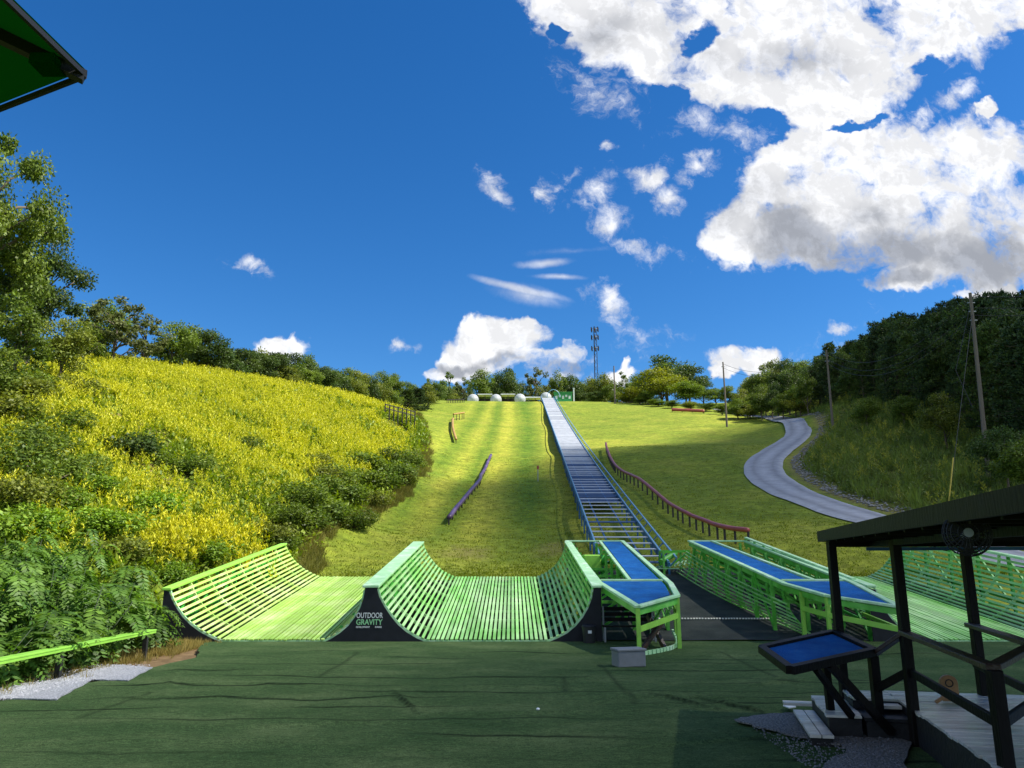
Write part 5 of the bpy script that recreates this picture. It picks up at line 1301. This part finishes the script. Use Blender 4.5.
def sample_left(n, wfun, x0=-48, y0=19, y1=118):
    out = []
    tot = 0
    while tot < n:
        y = y0+(y1-y0)*R.random(60000)**1.35; x = edgeL(y)-R.random(60000)**.9*(38+.1*y); keep = (R.random(60000) < wfun(x, y)) & ~((y > 90) & (y < 98) & (np.abs(x+14.5) < 1.8)); o = np.stack([x, y], 1)[keep]; out.append(o); tot += len(o)
    o = np.concatenate(out)[:n]; return np.column_stack([o, height(o[:, 0], o[:, 1])-.03])
R = np.random.default_rng(21)
def up(x, y):   # how far up the bank face (0 foot, 1 crest)
    return sstep(2.0, 9.5, height(x, y))
def wg(x, y):
    d = edgeL(y)-x; v = sstep(.8, 3.5, d)*(.15+.85*up(x, y))*(.30+.70*sstep(-.45, .25, fbm(x*.25+7, y*.25)))
    for px_, py_, Y_ in ((95, 430, 45), (110, 445, 42), (165, 470, 40)):
        q = P(px_, py_, Y_); v = v*(1-.9*sstep(2.4, .8, np.hypot(x-q[0], (y-q[1])*.7)))
    th = 0     # thicket at far left
    return v
pg = sample_left(26000, wg); sg = (.80+.35*R.random(len(pg)))*np.interp(pg[:, 1], [20, 50, 110], [.85, 1.05, 1.6])
scatter('goldenrod_meadow', 'yellow flowering goldenrod covering the left slope', 'goldenrod', pg, sg, [clump_goldenrod(i) for i in range(8)], cf((.17, .26, .018), (.36, .43, .032), (.42, .44, .026), (.72, .68, .045)))
def wl_(x, y):
    d = edgeL(y)-x; return (sstep(-.6, .6, d))*(.75-.45*up(x, y)+.5*sstep(0, -.4, fbm(x*.25+7, y*.25)))*(y > 20)
pl = sample_left(15000, wl_, y1=110); s2 = (.7+.8*R.random(len(pl)))*np.interp(pl[:, 1], [20, 50, 110], [.8, 1.1, 1.8])
scatter('bank_weeds', 'mixed green leafy weeds over the foot of the left bank', 'weeds', pl, s2, [clump_leafy(i) for i in range(8)], cf((.12, .20, .02), (.30, .38, .036)))
# orange-yellow flower patch just above the left catch ramp
po = []
for _ in range(900):
    px_, py_ = random.gauss(205, 46), random.gauss(556, 14)
    if 120 < px_ < 268: po.append((px_, py_))
pv = []
for a, b in po[:260]: h_ = hit(a, b); pv.append(h_)
pv = np.array(pv); scatter('orange_goldenrod', 'orange yellow flower patch above the left catch ramp', 'goldenrod', pv-V((0, 0, .05)), .8+.5*R.random(len(pv)), [clump_goldenrod(i) for i in range(20, 26)], cf((.09, .13, .012), (.17, .20, .02), (.42, .42, .02), (.66, .60, .03)))
# rough grass at lawn margins and left dirt margin
def rdpts(n, o0, o1, side):
    i = R.integers(0, len(RS)-2, n); t = R.random(n); p = RS[i]*(1-t[:, None])+RS[i+1]*t[:, None]; d = unit(RS[i+1]-RS[i]); nr = np.stack([-d[:, 1], d[:, 0]], 1); s = road_dist(p[:, 0]+nr[:, 0]*3, p[:, 1]+nr[:, 1]*3); nr = nr*np.sign(s)[:, None]*side
    o = R.uniform(o0, o1, n); q = p+nr*o[:, None]; return np.column_stack([q, height(q[:, 0], q[:, 1])-.02])
pr_ = []
tot = 0
while tot < 11000:
    x = R.uniform(12, 85, 40000); y = 30+R.random(40000)**1.2*95; rd_ = road_dist(x, y); keep = (rd_ > 3.6) & (rd_ < 45) & (R.random(40000) < np.interp(y, [30, 120], [1, .55])); o = np.stack([x, y], 1)[keep]; pr_.append(o); tot += len(o)
o = np.concatenate(pr_)[:11000]; pr_ = np.column_stack([o, height(o[:, 0], o[:, 1])-.03])
kk = R.random(len(pr_)) < .45
scatter('right_bank_weeds', 'shaded green weeds on the bank between the road and the pine wood', 'weeds', pr_[kk], (.7+.9*R.random(kk.sum())), [clump_leafy(i) for i in range(40, 46)], cf((.10, .15, .03), (.22, .26, .05)))
scatter('right_bank_grass', 'tall rough grass on the bank between the road and the pine wood', 'grass', pr_[~kk], (1.0+1.0*R.random((~kk).sum())), [clump_grass(i) for i in range(6)]+[clump_goldenrod(60)], cf((.12, .19, .03), (.25, .31, .06), (.27, .29, .04), (.40, .38, .06)))
y = 22+R.random(9000)**1.3*110; x = edgeL(y)+.3*R.normal(size=9000)+.8*fbm(y*.4, y*0); k_ = y > 33; pe = np.column_stack([x[k_], y[k_]]); pe = np.column_stack([pe, height(pe[:, 0], pe[:, 1])-.02])
scatter('margin_grass', 'rough grass where the lawn meets the left bank', 'grass', pe, .45+.5*R.random(len(pe)), [clump_grass(i) for i in range(10, 16)], cf((.10, .12, .015), (.24, .21, .05)))
y = R.uniform(12, 23.4, 1500); x = np.interp(y, [12, 20, 23], [-9.5, -9.5, -9.3])+.35*R.normal(size=1500); x2 = R.uniform(-10.4, -8.6, 500); y2 = R.uniform(20.5, 23.1, 500); x = np.concatenate([x, x2]); y = np.concatenate([y, y2]); pe = np.column_stack([x, y, height(x, y)+.0])
scatter('dry_grass', 'dry straw coloured grass tufts between the green plank and the left catch ramp', 'grass', pe, .14+.26*R.random(len(pe)), [clump_grass(i) for i in range(20, 26)], cf((.20, .17, .04), (.42, .33, .10)))
# short tufts over the lawn so its surface is not smooth
n = 26000; y = 35+R.random(n)**2.2*60; x = R.uniform(-1, 1, n)*(14+.3*y)+2; k_ = (x > edgeL(y)) & (road_dist(x, y) < -2.2) & ~((x > 3.4) & (x < 9) & (y < 37)); pe = np.column_stack([x[k_], y[k_]]); pe = np.column_stack([pe, height(pe[:, 0], pe[:, 1])-.01])
def small_tuft(s):
    rg = np.random.default_rng(s); n = 5; a = rg.random(n)*6.28; p = np.stack([.12*np.cos(a), .12*np.sin(a), np.zeros(n)], 1); ax = np.stack([np.cos(a)*.6, np.sin(a)*.6, np.ones(n)], 1)
    return leaf_quads(p, ax, rg.normal(size=(n, 3)), rg.uniform(.05, .12, n), np.full(n, .04)), np.stack([np.zeros(n), rg.random(n)], 1)
scatter('lawn_tufts', 'short mown grass tufts over the hill lawn', 'grass', pe, .7+.6*R.random(len(pe)), [small_tuft(i) for i in range(5)], cf((.14, .20, .014), (.28, .30, .03)))
# ------------------------------------------------------------------ sky, sun, camera
SUN_AZ = 98.0   # degrees to the right of the view direction
SUN_EL = 50.0
def make_world():
    w = bpy.data.worlds.new("World"); SC.world = w; w.use_nodes = True
    nt = w.node_tree; N = nt.nodes; L = nt.links; N.clear()
    out = N.new('ShaderNodeOutputWorld'); tc = N.new('ShaderNodeTexCoord')
    sky = N.new('ShaderNodeTexSky'); sky.sky_type = 'NISHITA'; sky.sun_disc = False
    sky.sun_elevation = math.radians(SUN_EL); sky.sun_rotation = math.radians(SUN_AZ); sky.air_density = 1.0; sky.dust_density = .3; sky.ozone_density = 2.5; sky.altitude = 300
    hs = N.new('ShaderNodeHueSaturation'); hs.inputs['Saturation'].default_value = SKY_SAT; hs.inputs['Hue'].default_value = .5
    L.new(sky.outputs[0], hs.inputs['Color'])
    gm_ = N.new('ShaderNodeVectorMath'); gm_.operation = 'MULTIPLY'; gm_.inputs[1].default_value = SKY_TINT; L.new(hs.outputs[0], gm_.inputs[0])
    bg = N.new('ShaderNodeBackground'); bg.inputs[1].default_value = SKY_STR; L.new(gm_.outputs[0], bg.inputs[0])
    # clouds in direction space: p = (x/y, z/y)
    sx = N.new('ShaderNodeSeparateXYZ'); L.new(tc.outputs['Generated'], sx.inputs[0])
    ym = N.new('ShaderNodeMath'); ym.operation = 'MAXIMUM'; ym.inputs[1].default_value = .05; L.new(sx.outputs[1], ym.inputs[0])
    def div(a, b): n = N.new('ShaderNodeMath'); n.operation = 'DIVIDE'; L.new(a, n.inputs[0]); L.new(b, n.inputs[1]); return n.outputs[0]
    cb = N.new('ShaderNodeCombineXYZ'); L.new(div(sx.outputs[0], ym.outputs[0]), cb.inputs[0]); L.new(div(sx.outputs[2], ym.outputs[0]), cb.inputs[1])
    base = cb.outputs[0]
    def mth(op, a, b=None, c=None):
        n = N.new('ShaderNodeMath'); n.operation = op
        for i, v in enumerate((a, b, c)):
            if v is None: continue
            if isinstance(v, (int, float)): n.inputs[i].default_value = v
            else: L.new(v, n.inputs[i])
        return n.outputs[0]
    def noise(vec, sc, det=8, rg=.6, dist=0.0, typ='FBM'):
        n = N.new('ShaderNodeTexNoise'); n.noise_dimensions = '2D'; n.inputs['Scale'].default_value = sc; n.inputs['Detail'].default_value = det; n.inputs['Roughness'].default_value = rg; n.inputs['Distortion'].default_value = dist; L.new(vec, n.inputs['Vector']); return n
    def warp(vec, sc, amt, det=5):
        n = noise(vec, sc, det, .6); s1 = N.new('ShaderNodeVectorMath'); s1.operation = 'SUBTRACT'; L.new(n.outputs['Color'], s1.inputs[0]); s1.inputs[1].default_value = (.5, .5, .5)
        s2 = N.new('ShaderNodeVectorMath'); s2.operation = 'SCALE'; L.new(s1.outputs[0], s2.inputs[0]); s2.inputs['Scale'].default_value = amt
        s3 = N.new('ShaderNodeVectorMath'); s3.operation = 'ADD'; L.new(vec, s3.inputs[0]); L.new(s2.outputs[0], s3.inputs[1]); return s3.outputs[0]
    def g(px, py): d = ray(px, py); return d[0]/d[1], d[2]/d[1]
    def blobs(vec, lst):
        cur = None
        for it in lst:
            px, py, rx, ry = it[:4]; rot = it[4] if len(it) > 4 else 0; wgt = it[5] if len(it) > 5 else 1
            c = g(px, py); e = g(px+rx, py); f = g(px, py-ry); ru = math.hypot(e[0]-c[0], e[1]-c[1]); rv = math.hypot(f[0]-c[0], f[1]-c[1])
            mp = N.new('ShaderNodeMapping'); mp.vector_type = 'TEXTURE'; mp.inputs['Location'].default_value = (c[0], c[1], 0); mp.inputs['Rotation'].default_value = (0, 0, math.radians(rot)); mp.inputs['Scale'].default_value = (ru, rv, 1)
            L.new(vec, mp.inputs[0]); ln = N.new('ShaderNodeVectorMath'); ln.operation = 'LENGTH'; L.new(mp.outputs[0], ln.inputs[0])
            v = mth('SUBTRACT', 1.0, ln.outputs['Value'])
            if wgt != 1: v = mth('MULTIPLY', v, float(wgt))
            cur = v if cur is None else mth('SMOOTH_MAX', cur, v, .12)
        return cur
    def smooth(v, a, b):
        n = N.new('ShaderNodeMapRange'); n.interpolation_type = 'SMOOTHSTEP'; n.inputs[1].default_value = a; n.inputs[2].default_value = b; L.new(v, n.inputs[0]); return n.outputs[0]
    wv = warp(base, 5.0, .11); wv = warp(wv, 22.0, .030)
    wv2 = warp(base, 9, .05, 8)
    cumu = blobs(wv, [(640, 15, 120, 62), (575, 8, 50, 34), (690, 62, 95, 34, -8), (800, 30, 120, 70), (890, 25, 100, 62), (985, -10, 80, 38), (790, 92, 95, 30, -15), (835, 110, 60, 40),
        (870, 172, 115, 62), (970, 180, 120, 62), (785, 190, 52, 42), (738, 236, 30, 34), (850, 228, 110, 46), (965, 240, 120, 52), (1060, 200, 90, 80), (900, 275, 60, 22), (993, 117, 17, 9), 
        (488, 352, 56, 30), (450, 364, 28, 20), (540, 364, 36, 16), (517, 336, 30, 18), (472, 338, 26, 16), (560, 352, 22, 15), (291, 354, 35, 16), (752, 368, 46, 19), (716, 379, 18, 12), (612, 371, 18, 9), (985, 292, 38, 10), (430, 376, 22, 12)])
    hole = blobs(wv, [(692, 42, 17, 34, -20), (770, 130, 36, 24, 20), (742, 232, 12, 7, -20, .7), (862, 124, 40, 6, 12), (600, 95, 22, 14, 0, .6), (560, 30, 16, 10, 30, .8), (660, 95, 30, 12, 10, .7), (930, 70, 26, 12, 20, .8)])
    fine = noise(wv2, 7.0, 12, .66).outputs[0]
    off_ = N.new('ShaderNodeVectorMath'); off_.operation = 'ADD'; off_.inputs[1].default_value = (.010, .014, 0); L.new(wv2, off_.inputs[0]); fineB = noise(off_.outputs[0], 7.0, 12, .66).outputs[0]
    relief = mth('SUBTRACT', fine, fineB)  # offset noise paints sunward light and shade into the puffs
    vor = N.new('ShaderNodeTexVoronoi'); vor.voronoi_dimensions = '2D'; vor.feature = 'SMOOTH_F1'; vor.inputs['Scale'].default_value = 24; vor.inputs['Detail'].default_value = 3; vor.inputs['Roughness'].default_value = .55; L.new(wv2, vor.inputs['Vector'])
    puff = mth('MULTIPLY', mth('SUBTRACT', .45, vor.outputs['Distance']), .22)
    F1 = mth('SUBTRACT', cumu, mth('MAXIMUM', mth('MULTIPLY', hole, 1.1), -0.0))
    dens = mth('ADD', mth('ADD', mth('MINIMUM', F1, .38), mth('MULTIPLY', mth('SUBTRACT', fine, .5), 1.7)), puff)
    alpha = smooth(dens, -.08, .30)
    wisp = blobs(warp(base, 14, .07), [(495, 192, 30, 14, -50, .8), (543, 190, 12, 13, 0, .7), (598, 190, 30, 20, 20, .85), (606, 224, 24, 20, 50, .9), (652, 178, 30, 16, 40, .9), (668, 200, 18, 20, 0, 1), (700, 170, 28, 13, 15, .9), (640, 250, 36, 14, -5, .6), (608, 302, 34, 20, -35, 1.0),
        (605, 148, 11, 9, 0, .8), (570, 176, 26, 10, 10, .5), (680, 130, 45, 18, 0, .45), (735, 130, 30, 16, 0, .45), (955, 92, 38, 12, 25, .8), (740, 238, 28, 28, 0, .7), (403, 348, 15, 8, 35, .7), (250, 268, 26, 8, -5, .55), (843, 321, 12, 7, 0, .7), (560, 372, 50, 14, 0, .7), (635, 330, 24, 14, -20, .35), (910, 120, 36, 10, 20, .7), (600, 90, 40, 24, 0, .4), (890, 390, 10, 3, 0, .01)])
    f2 = noise(warp(base, 10, .08), 16, 10, .68).outputs[0]
    wa = mth('MULTIPLY', smooth(mth('ADD', wisp, mth('MULTIPLY', mth('SUBTRACT', f2, .55), 2.4)), -.15, 1.0), .95)
    strk = blobs(warp(base, 8, .012), [(520, 288, 60, 6, -14.5, 1), (528, 294, 45, 12, -14, .6), (545, 262, 34, 6, 4, .8), (560, 276, 34, 4, -3, .7), (575, 250, 50, 5, 3, .3)])
    sa_ = mth('MULTIPLY', smooth(mth('ADD', strk, mth('MULTIPLY', mth('SUBTRACT', f2, .5), .5)), .0, .9), .65)
    al = mth('MAXIMUM', mth('MAXIMUM', alpha, wa), sa_)
    # underside shade painted as grey on thick parts of the cloud facing down
    gr = blobs(wv, [(880, 250, 125, 34), (985, 255, 110, 44), (800, 236, 62, 30), (905, 276, 70, 20), (600, 40, 90, 34, 0, .5), (455, 369, 46, 10), (552, 368, 40, 9), (505, 362, 30, 7, 0, .5), (790, 60, 90, 22, 0, .38), (860, 215, 80, 24, 0, .45), (730, 205, 50, 30, 0, .3), (560, 50, 45, 28, 0, .35), (700, 60, 60, 30, 0, .3)])
    n3 = noise(wv2, 9, 6, .5).outputs[0]
    gmask = mth('MULTIPLY', smooth(mth('ADD', gr, mth('MULTIPLY', mth('SUBTRACT', n3, .5), .7)), -.1, .65), 1.0)
    cr = N.new('ShaderNodeMix'); cr.data_type = 'RGBA'; L.new(gmask, cr.inputs[0]); cr.inputs[6].default_value = (1.08, 1.09, 1.12, 1); cr.inputs[7].default_value = (.47, .50, .57, 1)
    n4 = N.new('ShaderNodeMapRange'); n4.inputs[1].default_value = .3; n4.inputs[2].default_value = .7; n4.inputs[1].default_value = -.06; n4.inputs[2].default_value = .05; n4.inputs[3].default_value = 1.06; n4.inputs[4].default_value = .84; L.new(relief, n4.inputs[0])
    sc_ = N.new('ShaderNodeVectorMath'); sc_.operation = 'SCALE'; L.new(cr.outputs[2], sc_.inputs[0]); L.new(n4.outputs[0], sc_.inputs['Scale'])
    bgc = N.new('ShaderNodeBackground'); bgc.inputs[1].default_value = CLOUD_STR; L.new(sc_.outputs[0], bgc.inputs[0])
    fr = smooth(sx.outputs[1], .08, .3); al = mth('MULTIPLY', al, fr)
    # unseen broken cumulus added behind and above the viewer, for neutral shade fill
    nb = N.new('ShaderNodeTexNoise'); nb.inputs['Scale'].default_value = 2.6; nb.inputs['Detail'].default_value = 8; nb.inputs['Roughness'].default_value = .6; L.new(tc.outputs['Generated'], nb.inputs['Vector'])
    bk = mth('MULTIPLY', smooth(nb.outputs[0], .44, .56), mth('MULTIPLY', smooth(mth('MULTIPLY', sx.outputs[1], -1.0), -.05, .15), smooth(sx.outputs[2], .0, .1)))
    al = mth('MAXIMUM', al, mth('MULTIPLY', bk, .75))
    ms = N.new('ShaderNodeMixShader'); L.new(al, ms.inputs[0]); L.new(bg.outputs[0], ms.inputs[1]); L.new(bgc.outputs[0], ms.inputs[2]); L.new(ms.outputs[0], out.inputs[0])
    w.cycles.sampling_method = 'MANUAL'; w.cycles.sample_map_resolution = 512
SKY_SAT = 1.34; SKY_TINT = (.66, .89, 1.07); SKY_STR = .080; CLOUD_STR = .52
make_world()
sl_ = bpy.data.lights.new('sun', 'SUN'); sl_.energy = 4.95; sl_.angle = math.radians(.53); sl_.color = (1, .95, .86)
so = bpy.data.objects.new('sun', sl_); COL.objects.link(so)
sdir = V((math.sin(math.radians(SUN_AZ))*math.cos(math.radians(SUN_EL)), math.cos(math.radians(SUN_AZ))*math.cos(math.radians(SUN_EL)), math.sin(math.radians(SUN_EL))))
so.rotation_euler = Vector(sdir).to_track_quat('Z', 'Y').to_euler(); so.location = (60, 0, 80)
# the cloud between the sun and the foot of the hill, high up and outside the picture
def shade_cloud():
    m, nt = newmat('thin_cloud'); N = nt.nodes; L = nt.links
    out = N.new('ShaderNodeOutputMaterial'); d = N.new('ShaderNodeBsdfDiffuse'); d.inputs[0].default_value = (.9, .9, .92, 1); t = N.new('ShaderNodeBsdfTransparent'); mx = N.new('ShaderNodeMixShader')
    at = N.new('ShaderNodeAttribute'); at.attribute_name = 'Thick'; L.new(at.outputs['Fac'], mx.inputs[0]); L.new(t.outputs[0], mx.inputs[1]); L.new(d.outputs[0], mx.inputs[2]); L.new(mx.outputs[0], out.inputs[0])
    Hc = 420.0; off = sdir*(Hc/sdir[2])
    gx = np.linspace(-30, 200, 116); gy = np.linspace(-70, 150, 111); X, Y = np.meshgrid(gx, gy)
    # ground outline of the shade
    gzv = np.interp(Y, [20, 34, 55, 75, 110], [0, 1.5, 5, 9, 18])
    n = 6*fbm(X*.06, Y*.06, 4)+2*fbm(X*.2, Y*.2, 3)
    far = np.interp(X, [-20, -8, 0, 8, 16, 26, 38, 50, 200], [40, 68, 82, 93, 99, 108, 128, 142, 150]) 
    left = np.interp(Y, [-70, 0, 19, 22.5, 30, 36, 45, 60, 80], [-5, -5, -4, 3.2, 3.4, 2, -1.5, -5, -6]); wl = np.interp(Y, [0, 19, 23, 80], [5, 4.5, 3, 4])
    a = sstep(3, -9, Y-far+n)*sstep(-wl, wl, X-left+.4*n)
    T = np.clip(a, 0, 1)*np.interp(Y, [0, 22, 26, 34, 60], [.80, .80, .50, .66, .88])*np.interp(X, [30, 50], [1, .88])*np.where(Y < 22, np.interp(X, [-6, 1], [.65, 1.04]), 1)
    Xc = X+off[0]; Yc = Y+off[1]; 
    # ground heights shift where the shade lands; move the sheet so that it lands on the slope
    Xc = Xc+gzv*(-sdir[0]/sdir[2])*1.0; Yc = Yc-gzv*sdir[1]/sdir[2]
    B = 8*fbm(X*.04+5, Y*.04, 4)+12*a
    ny, nx = X.shape
    o = grid_mesh('cloud', np.concatenate([Xc, Xc[::-1]]), np.concatenate([Yc, Yc[::-1]]), np.concatenate([Hc-0*B, (Hc+B)[::-1]]), m)
    aa = o.data.attributes.new('Thick', 'FLOAT', 'POINT'); aa.data.foreach_set('value', np.concatenate([T, (T*.55)[::-1]]).ravel().astype(np.float32))
    tag(o, kind='structure')
shade_cloud()
cam = bpy.data.cameras.new('camera'); cam.sensor_width = 36; cam.lens = 27.0; cam.clip_end = 4000; cam.clip_start = .05
co = bpy.data.objects.new('camera', cam); COL.objects.link(co); co.location = (0, 0, CAMZ); co.rotation_euler = (math.radians(90+12.9), 0, 0); SC.camera = co
SC.view_settings.view_transform = 'Standard'; SC.view_settings.look = 'None'; SC.view_settings.gamma = 1; SC.view_settings.exposure = 0.88
SC.cycles.transparent_max_bounces = 16; SC.cycles.max_bounces = 6
